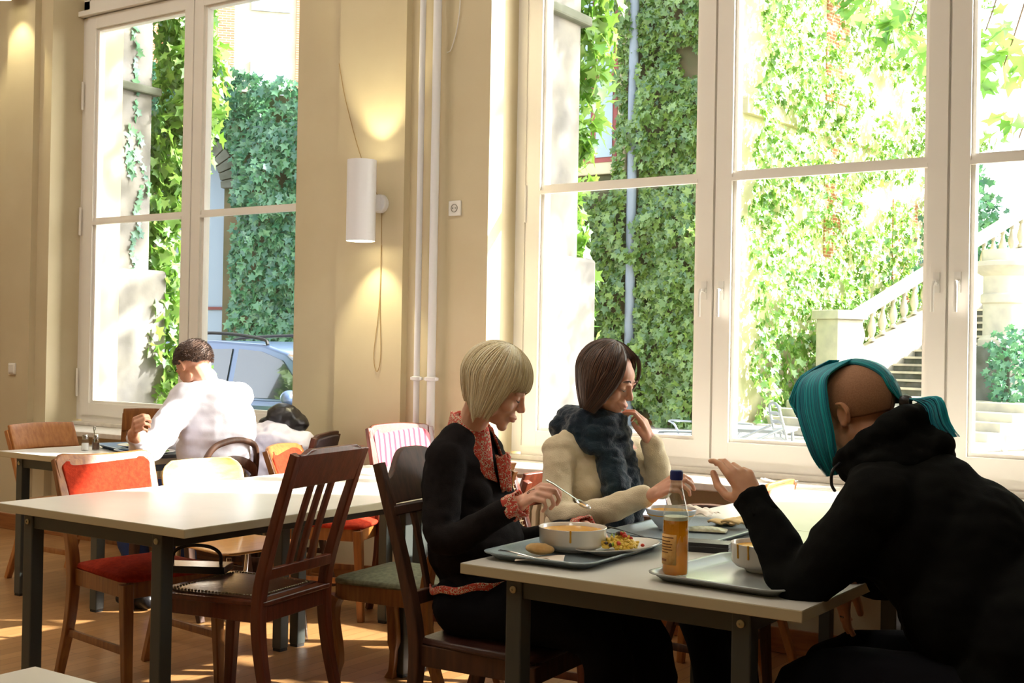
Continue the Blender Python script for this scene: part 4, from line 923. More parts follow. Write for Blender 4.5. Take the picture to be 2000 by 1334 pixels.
q = MB(); q.lathe([(.0158, .246), (.0162, .248), (.0162, .268), (.0150, .2705), (.001, .2705)], n=32, cap0=False, cap1=False)
for k_ in range(20): an = 2*PI*k_/20; q.box((-.0006, .0155, .248), (.0006, .0168, .267), Matrix.Rotation(an, 3, 'Z'))
q.build('bottle_cap', mat('blue_cap', S((38, 52, 120)), .35), t)
q = MB(); N_ = 22; a0 = math.radians(-150)
def LB(u, v): a = a0+u*math.radians(92); return ((R_+.0006)*math.cos(a), (R_+.0006)*math.sin(a), .030+v*.078)
q.grid(LB, N_, 4); lb = q.build('paper_label', mat('label_cream', S((226, 184, 110)), .6, c2=S((214, 160, 84)), scale=90), t, solid=.0003)
q = MB()
for k_, (u0, u1, v) in enumerate(((.1, .85, .88), (.1, .7, .76), (.1, .8, .66), (.1, .75, .57), (.1, .8, .48), (.1, .6, .39), (.05, .5, .15), (.05, .5, .11))):
    def LT(u, w, u0=u0, u1=u1, v=v): a = a0+(u0+(u1-u0)*u)*math.radians(92); return ((R_+.0011)*math.cos(a), (R_+.0011)*math.sin(a), .030+(v+w*.035)*.078)
    q.grid(LT, 12, 2)
q.build('label_print', mat('label_ink', S((120, 72, 30)), .6), lb, fix=False)
# cream woman's tray
tray('grey food tray with deep bowl and packet in front of the woman in cream', -1.755, 3.57, 1, .18, .26)
p = at(1307, 1034, TT+.006); bowl('deep white-blue bowl of orange soup in front of the woman in cream', p.x, p.y+.01, TT+.0055, .084, .068, False, (), mat('bluish_ceramic', S((214, 222, 230)), .2, coat=.3), .88)
p = at(1380, 1038, TT+.006); t = thing('snack_packet', 'pale olive sealed cracker packet on the cream woman\'s tray', 'packet', (p.x, p.y, TT+.006), math.radians(20))
q = MB(); q.grid(lambda u, v: ((u-.5)*.13, (v-.5)*.075, .004+.012*(math.sin(u*PI)*math.sin(v*PI))**.4+.0012*math.sin(u*40)*math.sin(v*9)), 40, 16); q.grid(lambda u, v: ((u-.5)*.13, (v-.5)*.075, .003), 2, 2); q.build('wrapper', mat('packet_foil', S((196, 190, 156)), .35, c2=S((160, 156, 122)), scale=40), t)
for k_, (px, py, a_) in enumerate(((1412, 1026, .2), (1436, 1032, .5))):
    q = MB(); q.grid(lambda u, v: ((u-.5)*.115*(1-.35*(2*v-1)**2), (v-.5)*.066, .006+.010*math.sin(v*PI)+.004*math.sin(u*7)), 20, 12); o = q.build('flatbread', M['bread'], solid=.006); p = at(px, py, TT+.006); o.location = (p.x, p.y, TT+.008+.012*k_); o.rotation_euler = (0, 0, a_+1.0)
    tag(o, ('lower' if k_ == 0 else 'upper')+' folded piece of flatbread on the far tray beside the packet', 'bread')
# black case
p = at(1378, 1078, TT); q = MB(); q.box((-.075, -.04, 0), (.075, .04, .028)); q.tube([(-.076, -.041, .016), (.076, -.041, .016), (.076, .041, .016), (-.076, .041, .016), (-.076, -.041, .016)], .0016, 6)
o = q.build('wallet', M['black'], bevel=.008, seg=4); o.location = (p.x-.01, p.y+.02, TT); o.rotation_euler = (0, 0, .25); tag(o, 'thick black leather wallet between the trays behind the bottle', 'wallet')
# hooded person's tray
tray('light grey tray with a single bowl under the elbow of the hooded person', -1.285, 2.985, -4, .19, .225, M['tray2'])
p = at(1483, 1118, TT+.006); bowl('white soup bowl with yellow drips in front of the hooded person', p.x, p.y+.03, TT+.0055, .088, .075, True, (-118, -95))
# crumpled tissue on far side, small paper on the sill and table edge
q = MB(); q.grid(lambda u, v: ((u-.5)*.14, (v-.5)*.12, .012+.03*abs(noise.noise(Vector((u*3, v*3, 2))))+.018*math.sin(u*PI)*math.sin(v*PI)), 24, 20); o = q.build('paper_tissue', bpy.data.materials['napkin_paper'], solid=.001); o.location = (-1.93, 3.98, TT); tag(o, 'crumpled white tissue on the table behind the deep bowl', 'tissue')
q = MB(); q.grid(lambda u, v: ((u-.5)*.16, (v-.5)*.06, .004+.012*(u-.5)**2*4+.003*math.sin(v*6)), 12, 8); o = q.build('folded_paper', bpy.data.materials['napkin_paper'], solid=.001); o.location = (-2.17, WY+.08, SZ+.001); tag(o, 'folded paper lying on the window sill above the salmon chair', 'paper')
q = MB(); q.box((-.09, -.015, 0), (.09, .015, .010)); o = q.build('paper_strip', M['plast'], bevel=.003); o.location = (-1.0, WY+.0, SZ+.0005); tag(o, 'flat white strip lying on the sill at the right edge', 'strip')  # white strip of paper on the sill
# things on the man's table
tray('blue tray with a plate beside the shakers on the left table', -5.52, 4.42, 70, .17, .23, mat('blue_tray', S((120, 142, 168)), .3))
p = at(230, 868, TT+.01); t = thing('plate', 'plate with pale yellow food on the blue tray of the left table', 'plate', (-5.53, 4.43, TT+.0055)); q = MB(); q.lathe([(.06, 0), (.09, .012), (.115, .018), (.113, .021), (.06, .009), (.001, .008)], n=36, cap1=False); q.build('plate_body', M['white'], t); q = MB(); q.ell((0, 0, .012), (.075, .07, .012)); q.build('yellow_food', mat('yellow_food', S((226, 210, 120)), .5, c2=S((190, 184, 80)), scale=40), t)
tray('dark grey tray with greens on a plate in front of the man', -5.16, 4.28, 80, .17, .22, mat('dark_tray', S((104, 112, 120)), .3))
t = thing('plate', 'plate with green salad food in front of the man in the white shirt', 'plate', (-5.18, 4.24, TT+.0055)); q = MB(); q.lathe([(.06, 0), (.09, .010), (.115, .016), (.113, .019), (.06, .008), (.001, .007)], n=36, cap1=False); q.build('plate_body', M['white'], t)
P = cloud(260, (0, 0, .02), (.075, .075, .016), 0, 0); P[:, 2] = np.maximum(P[:, 2], .013); o = quad_leaves('salad', P, (0, 0, 1), .022, M['ivyl'], None, parent=t, spread=.8); 
def shaker(label, px, py, cont, h=.085):
    p = at(px, py); t = thing('shaker', label, 'shaker', (p.x, p.y, TT))
    q = MB(); q.lathe([(.001, 0), (.019, 0), (.021, .004), (.020, h*.5), (.016, h*.62), (.0155, h*.74)], n=16, cap0=False, cap1=False); q.build('shaker_glass', M['shglass'], t)
    q = MB(); q.lathe([(.001, .003), (.0185, .003), (.0175, h*.48), (.001, h*.48)], n=16, cap0=False, cap1=False); q.build('shaker_contents', cont, t)
    q = MB(); q.lathe([(.016, h*.72), (.0165, h*.92), (.013, h), (.001, h*1.02)], n=16, cap0=False, cap1=False); q.build('shaker_lid', M['metal'], t)
M['shglass'] = glassmat('shaker_glass', (.95, .97, .97), .1)
shaker('left glass shaker with white salt on the man\'s table', 166, 880, mat('salt', S((236, 234, 230)), .8)); shaker('right glass shaker with brown pepper on the man\'s table', 187, 879, mat('pepper', S((96, 66, 44)), .8))
p = at(178, 872); q = MB(); q.tube(bez([(0, 0, 0), (0, 0, .07), (-.008, 0, .10), (0, 0, .112), (.008, 0, .10), (0, 0, .085)], 5), .003, 6); q.lathe([(.03, 0), (.03, .004), (.028, .005)], n=20); o = q.build('shaker_stand', M['metal']); o.location = (p.x, p.y+.02, TT); tag(o, 'small metal stand with loop handle between the two shakers', 'stand')
# jackets heaped on the pier chair
jc = Vector((-4.83, 4.80, .85))
q = MB(); q.ell((0, 0, -.02), (.15, .13, .10)); q.ell((.10, .05, -.09), (.13, .12, .12)); q.ell((-.10, -.05, -.08), (.12, .10, .09)); q.ell((.14, .10, -.14), (.12, .10, .10)); q.ell((-.02, 0, -.2), (.16, .14, .15))
o = organic('white_jacket', q, M['shirt'], None, .010, 6, wr=.02, wscale=11); o.location = jc; tag(o, 'white jacket heaped over the dark chair between the man and the wall pier', 'jacket')
q = MB(); q.ell((0, 0, 0), (.10, .09, .07)); q.ell((.04, .03, -.04), (.09, .09, .06)); q.ell((-.07, -.04, -.04), (.06, .06, .04))
o = organic('cap_bundle', q, M['black'], None, .008, 5, wr=.008, wscale=12); o.location = jc+Vector((.01, .03, .10)); tag(o, 'black cap bundle lying on top of the white jacket', 'cap')  # black cap modelled as a soft bundle
# striped hat over the chair at the right
p = Vector((-.78, 4.28, .86))
q = MB(); q.lathe([(.050, -.05), (.054, 0), (.050, .03), (.038, .055), (.016, .068), (.001, .07)], n=32, cap1=False)
o = q.build('knitted_hat', stripemat('striped_knit', S((84, 84, 116)), S((200, 190, 196)), 120, 2), None); o.location = PY(1926, 1018, 4.06); o.rotation_euler = (.1, .25, 0); tag(o, 'blue-grey striped knitted hat hanging on the chair post at the right', 'hat')
# black bag handle on the maroon seat
q = MB(); q.tube(bez([(-.09, 0, 0), (-.085, 0, .045), (-.04, .0, .07), (.04, 0, .07), (.085, 0, .045), (.09, 0, 0)], 6), .007, 8)
q.box((-.12, -.06, -.02), (.12, .06, .006)); o = q.build('black_bag', M['black'], bevel=.004); o.location = PZ(384, 1104, .525); o.rotation_euler = (0, 0, .55); tag(o, 'flat black bag with a curved handle lying on the maroon seat', 'bag')
# ---------------------------------------------------------------- parked car outside the left window
t = thing('parked_car', 'silver-blue estate car parked outside the left window behind the man', 'car', (-8.6, 8.9, GZ))
cp = mat('car_paint', S((84, 104, 140)), .3, metal=.3, coat=.8); cg = mat('car_window', S((16, 24, 28)), .04, spec=.9, coat=1); rub = M['blackpl']
hw_ = .88
def prof(z): return z
lower = [(-2.25, .35), (-2.3, .75), (-2.2, .98), (1.15, .98), (1.9, .90), (2.25, .72), (2.3, .35), (1.85, .28), (1.75, .55), (1.55, .66), (1.3, .66), (1.1, .55), (1.0, .26), (-1.0, .26), (-1.1, .55), (-1.3, .66), (-1.5, .66), (-1.7, .55), (-1.8, .28)]
q = MB(); q.prism([(x, -hw_, z) for x, z in lower], (0, 2*hw_, 0)); q.build('car_body', cp, t, bevel=.05, seg=3)
base_ = [(-2.2, .96), (1.2, .96)]; 
gb = [(-2.18, .95), (-1.95, 1.38), (-1.6, 1.49), (-.6, 1.53), (.1, 1.50), (.45, 1.42), (1.25, .95)]
q = MB(); n = len(gb); vs = [(x, s*(hw_-.03-.17*(z-.95)/.55), z) for s in (-1, 1) for x, z in gb]; q.add(vs, [tuple(range(n))[::-1], tuple(range(n, 2*n))]+[(i, i+1, n+i+1, n+i) for i in range(n-1)]+[(n-1, 0, n, 2*n-1)]); q.build('roof', cp, t, bevel=.03, seg=3)
def side(pts, name, m, e=.012, s=-1):
    q = MB(); q.prism([(x, s*(hw_-.03-.17*(z-.95)/.55+e), z) for x, z in pts], (0, -s*.01, 0)); return q.build(name, m, t, smooth=False)
side([(-1.98, 1.0), (-1.78, 1.35), (-1.25, 1.42), (-1.22, 1.0)], 'side_window', cg); side([(-1.14, 1.0), (-1.16, 1.43), (-.28, 1.45), (-.24, 1.0)], 'side_window', cg); side([(-.15, 1.0), (-.19, 1.45), (.12, 1.43), (.42, 1.35), (.86, 1.0)], 'side_window', cg)
q = MB(); q.add([(.47, -.72, 1.40), (.47, .72, 1.40), (1.20, .80, .99), (1.20, -.80, .99)], [(0, 1, 2, 3)]); q.build('windscreen', cg, t, solid=.02)
for s in (-1, 1):
    q = MB(); q.tube(bez([(-1.75, s*.66, 1.47), (-1.65, s*.66, 1.56), (-.6, s*.66, 1.60), (.05, s*.66, 1.55), (.15, s*.66, 1.49)], 6), .016, 8); q.build('roof_rail', rub, t)
for x in (-1.4, 1.42):
    for s in (-1, 1):
        q = MB(); q.lathe([(.20, -.10), (.31, -.09), (.33, -.06), (.33, .06), (.31, .09), (.20, .10)], (x, s*(hw_-.10), .33), 28, Matrix.Rotation(PI/2, 3, 'X')); w_ = q.build('wheel', rub, t)
        q = MB(); q.lathe([(.03, -.10), (.19, -.095), (.20, -.06), (.20, .06), (.03, .08)], (x, s*(hw_-.10), .33), 20, Matrix.Rotation(PI/2, 3, 'X')); q.build('hubcap', M['alu'], w_)
q = MB(); q.ell((.72, -hw_-.06, 1.02), (.07, .10, .07)); q.build('wing_mirror', cp, t)

# ---------------------------------------------------------------- courtyard café furniture
def metal_chair(label, p, deg, tilt=0):
    t = thing('cafe_chair', label, 'outdoor chair', (p.x, p.y, GZ), math.radians(deg), 'tubular metal chairs in the courtyard'); t.rotation_euler = (0, math.radians(tilt), math.radians(deg)); m = M['alu2']
    if tilt: t.location.z = GZ+.10
    q = MB(); q.tube(bez([(.22, -.22, 0), (.21, -.22, .42), (-.16, -.23, .44), (-.26, -.22, .80), (-.28, -.12, .88), (-.28, .12, .88), (-.26, .22, .80), (-.16, .23, .44), (.21, .22, .42), (.22, .22, 0)], 5), .014, 8); q.build('tube_frame', m, t)
    for s in (-1, 1):
        q = MB(); q.tube(bez([(-.24, s*.22, 0), (-.10, s*.24, .30), (.05, s*.26, .60), (.16, s*.26, .66), (-.22, s*.25, .67)], 5), .013, 8); q.build('arm_leg', m, t)
    q = MB()
    for i in range(6): x = -.15+i*.066; q.tube([(x, -.22, .445), (x, .22, .445)], 1, flat=(.022, .006), nrm=(1, 0, 0))
    q.build('seat_slats', m, t)
    q = MB()
    for i in range(4): z = .55+i*.08; xx = -.19-.09*(z-.5)/.4; q.tube([(xx, -.215, z), (xx-.02, 0, z), (xx, .215, z)], 1, flat=(.018, .005), nrm=(0, 0, 1))
    q.build('back_slats', m, t)
M['alu2'] = mat('dull_aluminium', S((150, 156, 162)), .35, metal=.7)
def gp(px, D): v = PD(px, 800, D); return Vector((v.x, v.y, 0))
metal_chair('metal courtyard chair seen between the two women and the window post', gp(1312, 12.5), 200)
metal_chair('second metal courtyard chair beside the window post, turned away', gp(1356, 15.0), 160)
metal_chair('metal courtyard chair behind the raised hand in the middle pane', gp(1440, 14.2), 20)
metal_chair('tilted metal courtyard chair leaning against the small outdoor table', gp(1532, 11.6), 215, 24)
metal_chair('metal courtyard chair close to the glass left of the teal hair', gp(1580, 9.9), 250)
p = gp(1478, 12.6); t = thing('cafe_table', 'square metal courtyard table behind the middle pane', 'outdoor table', (p.x, p.y, GZ), .2)
MB().box((-.36, -.36, .70), (.36, .36, .735)).build('tabletop', M['alu2'], t, smooth=False, bevel=.006)
for a in (-1, 1):
    for b in (-1, 1): MB().tube([(a*.31, b*.31, .70), (a*.33, b*.33, 0)], .016, 8).build('leg', M['alu2'], t)
# ---------------------------------------------------------------- people
def limb(mb, pts, rads, n=16, steps=5):
    P = bez(pts, steps); k = len(pts)-1; R_ = []
    for i in range(len(P)):
        u = i/(len(P)-1)*k; a = min(int(u), k-1); R_.append(rads[a]+(rads[a+1]-rads[a])*(u-a))
    mb.tube(P, R_, n, ball=True)
def frame3(x, y, z): return Matrix((x, y, z)).transposed()
def headM(c, yaw, pitch, roll=0, s=1):
    R_ = Matrix.Rotation(math.radians(yaw), 3, 'Z') @ Matrix.Rotation(math.radians(pitch), 3, 'Y') @ Matrix.Rotation(math.radians(roll), 3, 'X')
    c = Vector(c); f = lambda *v: c+R_ @ (Vector(v)*s); f.R = R_; f.s = s; f.c = c; return f
def head(mb, h, fem=True, smile=0):
    s = h.s; R_ = h.R
    def E(c, r): mb.ell(h(*c), tuple(v*s for v in r), R_, 24, 16)
    def T(ps, rs, n=10): mb.tube([h(*p) for p in ps], [r*s for r in rs], n, ball=True)
    E((-.014, 0, .032), (.094, .074, .084)); E((.022, 0, -.018), (.066, .060, .078)); E((.030, 0, .035), (.058, .062, .05))
    E((.038, 0, -.066), (.042, .040, .036)); E((.070, 0, -.096), (.017, .019, .015)); E((.062, 0, -.056), (.031, .029, .030)); E((.058, 0, -.080), (.026, .026, .018))
    for y in (1, -1):
        E((.052, .034*y, -.028), (.028, .024, .026)); E((.012, .052*y, -.058), (.032, .014, .030))
        E((.071, .031*y, .004), (.0135, .0165, .0115))      # closed / lowered lid over the eyeball
        T([(.083, .010*y, .020), (.084, .028*y, .024), (.074, .048*y, .018)], (.0075, .0085, .006))
        E((-.006, .076*y, -.004), (.017, .006, .030)); T([(-.014, .083*y, -.022), (-.020, .088*y, .002), (-.012, .088*y, .022), (.004, .083*y, .024)], (.0045, .005, .005, .004), 8); E((-.002, .079*y, -.026), (.008, .005, .008))
        E((.098, .0095*y, -.030), (.009, .007, .0065))
    T([(.086, 0, .014), (.093, 0, -.004), (.104, 0, -.022)], (.0075, .008, .009)); E((.105, 0, -.025), (.009, .009, .008))
    T([(.084-.004*smile, -.024-.004*smile, -.055+.006*smile), (.096, -.010, -.0535), (.0975, 0, -.055), (.096, .010, -.0535), (.084-.004*smile, .024+.004*smile, -.055+.006*smile)], (.003, .0045, .0042, .0045, .003), 10)
    T([(.084-.004*smile, -.022-.004*smile, -.058+.006*smile), (.094, -.008, -.0665), (.0945, .008, -.0665), (.084-.004*smile, .022+.004*smile, -.058+.006*smile)], (.003, .005, .005, .003), 10)
def face_bits(h, parent, brow, lipm, smile=0, off=Vector((0, 0, 0))):
    s = h.s
    def L_(ps, rs, name, m, n=8):
        q = MB(); q.tube([h(*p)-off for p in bez(ps, 4)], [r*s for r in rs], n, ball=False); q.build(name, m, parent)
    for y in (1, -1):
        k = len(bez([(0, 0, 0), (1, 0, 0), (2, 0, 0)], 4))
        L_([(.0845, .016*y, -.0005), (.0862, .031*y, -.0055), (.078, .046*y, -.001)], [.0006+.0014*math.sin(PI*i/(k-1)) for i in range(k)], 'eyelashes', M['lash'])
        L_([(.0915, .012*y, .0255), (.0925, .030*y, .033), (.080, .050*y, .026)], [.001+.0018*math.sin(PI*i/(k-1)) for i in range(k)], 'eyebrow', brow)
    e = .0035
    k = len(bez([0]*0 or [(0, 0, 0)]*5, 4))
    L_([(.087-.004*smile, -.021-.004*smile, -.055+.006*smile), (.0965, -.009, -.0555), (.0975, 0, -.0565), (.0965, .009, -.0555), (.087-.004*smile, .021+.004*smile, -.055+.006*smile)], [.0006+.0030*math.sin(PI*i/(k-1)) for i in range(k)], 'upper_lip', lipm)
    L_([(.087-.004*smile, -.019-.004*smile, -.059+.006*smile), (.0945, -.008, -.0655), (.0952, 0, -.0660), (.0945, .008, -.0655), (.087-.004*smile, .019+.004*smile, -.059+.006*smile)], [.0006+.0034*math.sin(PI*i/(k-1)) for i in range(k)], 'lower_lip', lipm)
def hand(mb, w, f, n, t, curls, tgt, sc=1, spread=.0, pl=1):
    """w wrist, f finger direction, n palm faces, t thumb side; curls = 4 x (a,b,c) degrees; tgt = thumb joint points as (f,t,n) coords"""
    w = Vector(w); f = Vector(f).normalized(); n = Vector(n); n = (n-f*n.dot(f)).normalized(); t0 = Vector(t); c = f.cross(n); t = c if c.dot(t0) > 0 else -c
    P = lambda a, b, c_: w+(f*a+t*b+n*c_)*sc
    offs = (.030, .010, -.010, -.028); klen = (.090, .093, .087, .078)
    Ls = ((.043, .026, .021), (.047, .030, .022), (.043, .028, .021), (.034, .021, .019)); rr = (.0092, .0094, .0089, .0078)
    mb.ell(P(.048, 0, 0), (.048*sc, .036*sc, .0135*sc), frame3(f, t, n), 20, 12)
    mb.ell(P(.030, .024, .006), (.030*sc, .017*sc, .015*sc), frame3(f, t, n), 16, 10)
    mb.tube([P(-.03, 0, 0), P(.0, 0, 0), P(.02, 0, 0)], [.026*sc, .0245*sc, .022*sc], 14, ball=True)
    kn = []
    for i in range(4):
        K = P(klen[i]*pl, offs[i], 0); mb.tube([P(.015, offs[i]*.55, 0), K], [.0135*sc, rr[i]*1.12*sc], 12, ball=True)
        an = 0; pts = [K]; rd = [rr[i]*1.06*sc]; sd = (offs[i]/.03)*spread
        for j in range(3):
            an += math.radians(curls[i][j]); d = (f*math.cos(an)+n*math.sin(an)+t*sd).normalized(); pts.append(pts[-1]+d*Ls[i][j]*sc); rd.append(rr[i]*(1-.09*(j+1))*sc)
        mb.tube(pts, rd, 12, ball=True); kn.append(pts)
    T_ = [P(*q) for q in tgt]; mb.tube(T_, [.0150*sc]+[.0118*sc]*(len(T_)-3)+[.0108*sc, .0092*sc], 12, ball=True)
    return P, kn, T_, (f, n, t)
def torso(mb, pel, chest, neck, shL, shR, k=1, kf=1, bust=0, shr=.058):
    pel, chest, neck, shL, shR = map(Vector, (pel, chest, neck, shL, shR)); side = (shL-shR).normalized(); upv = (neck-pel).normalized(); side = (side-upv*side.dot(upv)).normalized(); f = side.cross(upv)
    Fm = frame3(f, side, upv); mid = (pel+chest)/2; um = (chest-pel).normalized()
    mb.ell(pel, (.125*kf, .175*k, .12), Fm, 28, 18); mb.ell(mid, (.108*kf, .145*k, .15), Fm, 28, 18); mb.ell(chest, (.118*kf, .158*k, .155), Fm, 28, 18)
    mb.ell((chest+neck)/2+upv*.01, (.095*kf, .14*k, .10), Fm, 28, 18)
    limb(mb, [shR, (shR+shL)/2*.55+neck*.45-upv*.02, shL], [shr, shr*1.15, shr])
    if bust:
        for s in (1, -1): mb.ell(chest+f*.075*kf+side*s*.065-upv*.015, (.055, .058, .058), Fm, 18, 12)
    return f, side, upv
def strands(name, n, fn, m, parent, r0=.0017, r1=.0005, seg=12, off=Vector((0, 0, 0))):
    q = MB()
    for i in range(n):
        pts = fn(i)
        if not pts: continue
        k = len(pts); q.tube([p-off for p in pts], [r0+(r1-r0)*(j/(k-1))**2 for j in range(k)], 3, caps=False)
    return q.build(name, m, parent, ang=180, fix=False)
def sstep(a, b, x): x = max(0, min(1, (x-a)/(b-a))); return x*x*(3-2*x)
def bobpath(h, fringe, side, back, E=(.102, .086, .098), c0=(-.014, 0, .034), hair_th=88, fr_w=50, inward=.012, tilt=.0, sidefwd=0, hl=0, backfwd=.30):
    """hair falling from the crown: azimuth phi in degrees (0 = face), t 0..1; hangs along world gravity below the widest point"""
    def F(phi, t, lift=0):
        a = abs(phi); 
        L_ = fringe+(side-fringe)*sstep(fr_w, fr_w+22, a); L_ = L_+(back-L_)*sstep(115, 150, a)
        th_end = hair_th if a > fr_w or not hl else hl
        th_end = hair_th+(hl-hair_th)*(1-sstep(fr_w-8, fr_w+10, a)) if hl else hair_th
        th_end += 24*max(0, -math.cos(math.radians(phi)))**.8
        s1 = (th_end*PI/180*.095); tot = s1+L_; d = t*tot
        th = math.radians(4+min(d/s1, 1)*(th_end-4)); ph = math.radians(phi)
        k = 1+lift
        p = h(c0[0]+E[0]*k*math.sin(th)*math.cos(ph), c0[1]+E[1]*k*math.sin(th)*math.sin(ph), c0[2]+E[2]*k*math.cos(th))
        if d > s1:
            e = d-s1; out = (h(math.cos(ph), math.sin(ph), 0)-h(0, 0, 0)); out.normalize(); u = e/max(L_, 1e-3)
            loc = h.R @ Vector((0, 0, -1)); g = (Vector((0, 0, -1))*(.65)+loc*.35).normalized()
            q_ = 1-sstep(75, 135, a); p = p+g*e-out*inward*u*u+(h.R @ Vector((sidefwd*q_+backfwd*(1-q_), 0, 0)))*e
        return p
    return F
def hairset(name, F, m, parent, off, n=1400, phis=(-180, 180), shell=True, jit=.035, seg=14, r0=.0017, gap=None, tend=.20):
    if shell:
        q = MB(); nu = 72
        def G(u, v): return F(phis[0]+(phis[1]-phis[0])*u, v*(.86+.05*math.sin(u*90)), -.03)-off
        q.grid(G, nu+1, 22); q.build(name+'_base', m, parent, solid=.006)
    def fn(i):
        phi = random.uniform(*phis); l = random.uniform(-.01, jit); e = 1-random.random()**1.5*tend; w = random.uniform(-3, 3); w2 = random.uniform(0, 6)
        t0 = random.uniform(0, .25)
        return [F(phi+w*math.sin(w2+3*(j/seg)), t0+(e-t0)*j/seg, l+.006*math.sin(w2+4*j/seg)) for j in range(seg+1)]
    return strands(name, n, fn, m, parent, r0=r0, off=off)
def person(label, base):
    return thing('person', label, 'person', base)
def shift(mb, off): mb.v = [tuple(Vector(v)-off) for v in mb.v]; return mb

# ============ blond woman in the dark sweater
base = Vector((-2.15, 3.07, 0)); pb = person('blond woman in dark sweater and red print shirt eating soup with a spoon', base)
h = headM(PY(968, 757, 3.06), 27, 26, 0, 1.0)
pel = Vector((-2.20, 3.08, .60)); neck = PY(915, 858, 3.07); chest = PY(905, 955, 3.07)
shR = PY(872, 893, 2.95); shL = PY(955, 898, 3.20); elR = PY(868, 1052, 2.86); wrR = PY(1012, 985, 2.90); elL = PY(1000, 1050, 3.34); wrL = PY(1142, 1032, 3.24)
kR = Vector((-1.74, 2.98, .53)); kL = Vector((-1.72, 3.17, .53)); aR = Vector((-1.70, 2.96, .09)); aL = Vector((-1.66, 3.2, .09))
B = MB(); torso(B, pel, chest, neck, shL, shR, .92, .9)
neckpt = h(-.022, 0, -.075); limb(B, [neck-Vector((0, 0, .03)), neck*.4+neckpt*.6, h(-.012, 0, -.03)], [.050, .046, .050]); head(B, h)
limb(B, [shR, elR, wrR], [.045, .036, .025]); limb(B, [shL, elL, wrL], [.045, .036, .025])
for a, b, c in ((kR, aR, -.09), (kL, aL, .09)): limb(B, [pel+Vector((.02, c, -.03)), a, b], [.085, .055, .038]); limb(B, [b, b+Vector((.14, 0, -.05))], [.035, .028])
fR = (PY(1072, 948, 2.89)-wrR).normalized()
PR, knR, thR, frR = hand(B, wrR, fR, Vector((.3, .55, -.75)), Vector((0, .3, .9)), ((38, 62, 40), (42, 70, 45), (45, 72, 45), (48, 72, 45)), ((.02, .026, .008), (.045, .038, .022), (.075, .030, .032), (.096, .020, .030)), .95)
fL = Vector((.86, -.42, -.12))
hand(B, wrL, fL, Vector((0, -.1, -1)), Vector((.2, -.9, .1)), ((22, 30, 20), (25, 34, 22), (28, 36, 22), (30, 38, 24)), ((.02, .026, .008), (.044, .042, .014), (.072, .044, .026), (.094, .036, .032)), .92)
organic('body', shift(B, base), M['skinA'], pb, .0034, 3); face_bits(h, pb, mat('fair_brow', S((150, 116, 78)), .7), M['lip'], 0, base)
q = MB(); torso(q, pel, chest, neck-Vector((0, 0, .035)), shL, shR, 1.02, 1.02, bust=1, shr=.062); limb(q, [shR, elR, wrR*.88+elR*.12], [.064, .052, .037]); limb(q, [shL, elL, wrL*.88+elL*.12], [.062, .052, .037])
q.ell(pel+Vector((.02, 0, -.05)), (.165, .19, .11)); q.ell((pel*.6+chest*.4), (.135, .175, .14)); q.ell((pel*.3+chest*.7), (.13, .17, .13))
for S_ in (shR, shL): limb(q, [S_, S_*.55+neck*.45+Vector((0, 0, .012)), neck+Vector((0, 0, .012))], [.060, .064, .058])
organic('sweater', shift(q, base), M['sweater'], pb, .006, 5, wr=.006, wscale=12)
q = MB(); 
for a, b, c in ((kR, aR, -.09), (kL, aL, .09)): limb(q, [pel+Vector((.0, c, -.035)), a, b+Vector((0, 0, .03))], [.108, .076, .055])
q.ell(pel+Vector((0, 0, -.04)), (.13, .18, .10)); organic('trousers', shift(q, base), M['jeansb'], pb, .008, 5, wr=.006)
for b, c in ((aR, 0), (aL, 0)): q = MB(); limb(q, [b+Vector((-.03, 0, -.045)), b+Vector((.06, 0, -.05)), b+Vector((.17, 0, -.055))], [.042, .040, .03]); organic('shoe', shift(q, base), M['black'], pb, .006, 3)
# shirt collar, cuffs and hem in red print
nd = (h(-.02, 0, -.08)-neck).normalized()
q = MB(); cf = (h.R @ Vector((1, 0, 0))); cf = Vector((.80, .25, 0)).normalized(); cs = Vector((-cf.y, cf.x, 0))
def COLL(u, v):     # standing and folded collar, open at the throat
    a = math.radians(22+316*u); c = math.cos(a); s_ = math.sin(a)
    w = v; rr = .056+.034*w*(1+.25*c)+.012*math.sin(9*u+3*v)*w
    z = .072-.115*w-.07*w*max(0, c)-.004*math.sin(u*30)-.02*max(0, c)
    return neck+Vector((0, 0, -.002))+cf*(c*rr*1.15+.01)+cs*s_*rr*1.05+Vector((0, 0, z+.015*(1-w)*(-c)))
q.grid(COLL, 60, 10); shift(q, base).build('shirt_collar', M['print'], pb, solid=.005)
q = MB()
def RUF(u, v): a = (u-.5)*2; return neck+cf*(.105+.020*math.cos(a*1.4)+.006*math.sin(u*26)+.01*v)+cs*(a*.062*(1-.45*v))+Vector((0, 0, -.045-.105*v+.006*math.cos(u*20)))
q.grid(RUF, 30, 12); shift(q, base).build('shirt_ruffle', M['print'], pb, solid=.006)
def cuff(w, e, r, m, name, parent, base, l=.035, o=.0):
    d = (Vector(e)-Vector(w)).normalized(); q = MB(); x = d.orthogonal().normalized(); y = d.cross(x)
    def F(u, v): a = u*2*PI; rr = r*(1+.10*math.sin(5*a)+.10*abs(2*v-1)); return Vector(w)+d*(o+l*(v-.3))+(x*math.cos(a)+y*math.sin(a))*rr
    q.grid(F, 36, 8, True); shift(q, base).build(name, m, parent, solid=.004)
cuff(wrR, elR, .034, M['print'], 'shirt_cuff', pb, base, .045); cuff(wrL, elL, .034, M['print'], 'shirt_cuff', pb, base, .04)
q = MB()
def HEM(u, v): a = math.radians(-150+300*u); return pel+Vector((math.cos(a)*.176+.02, math.sin(a)*.200, .035+.03*math.cos(a)-.022*v+.004*math.sin(u*50)))
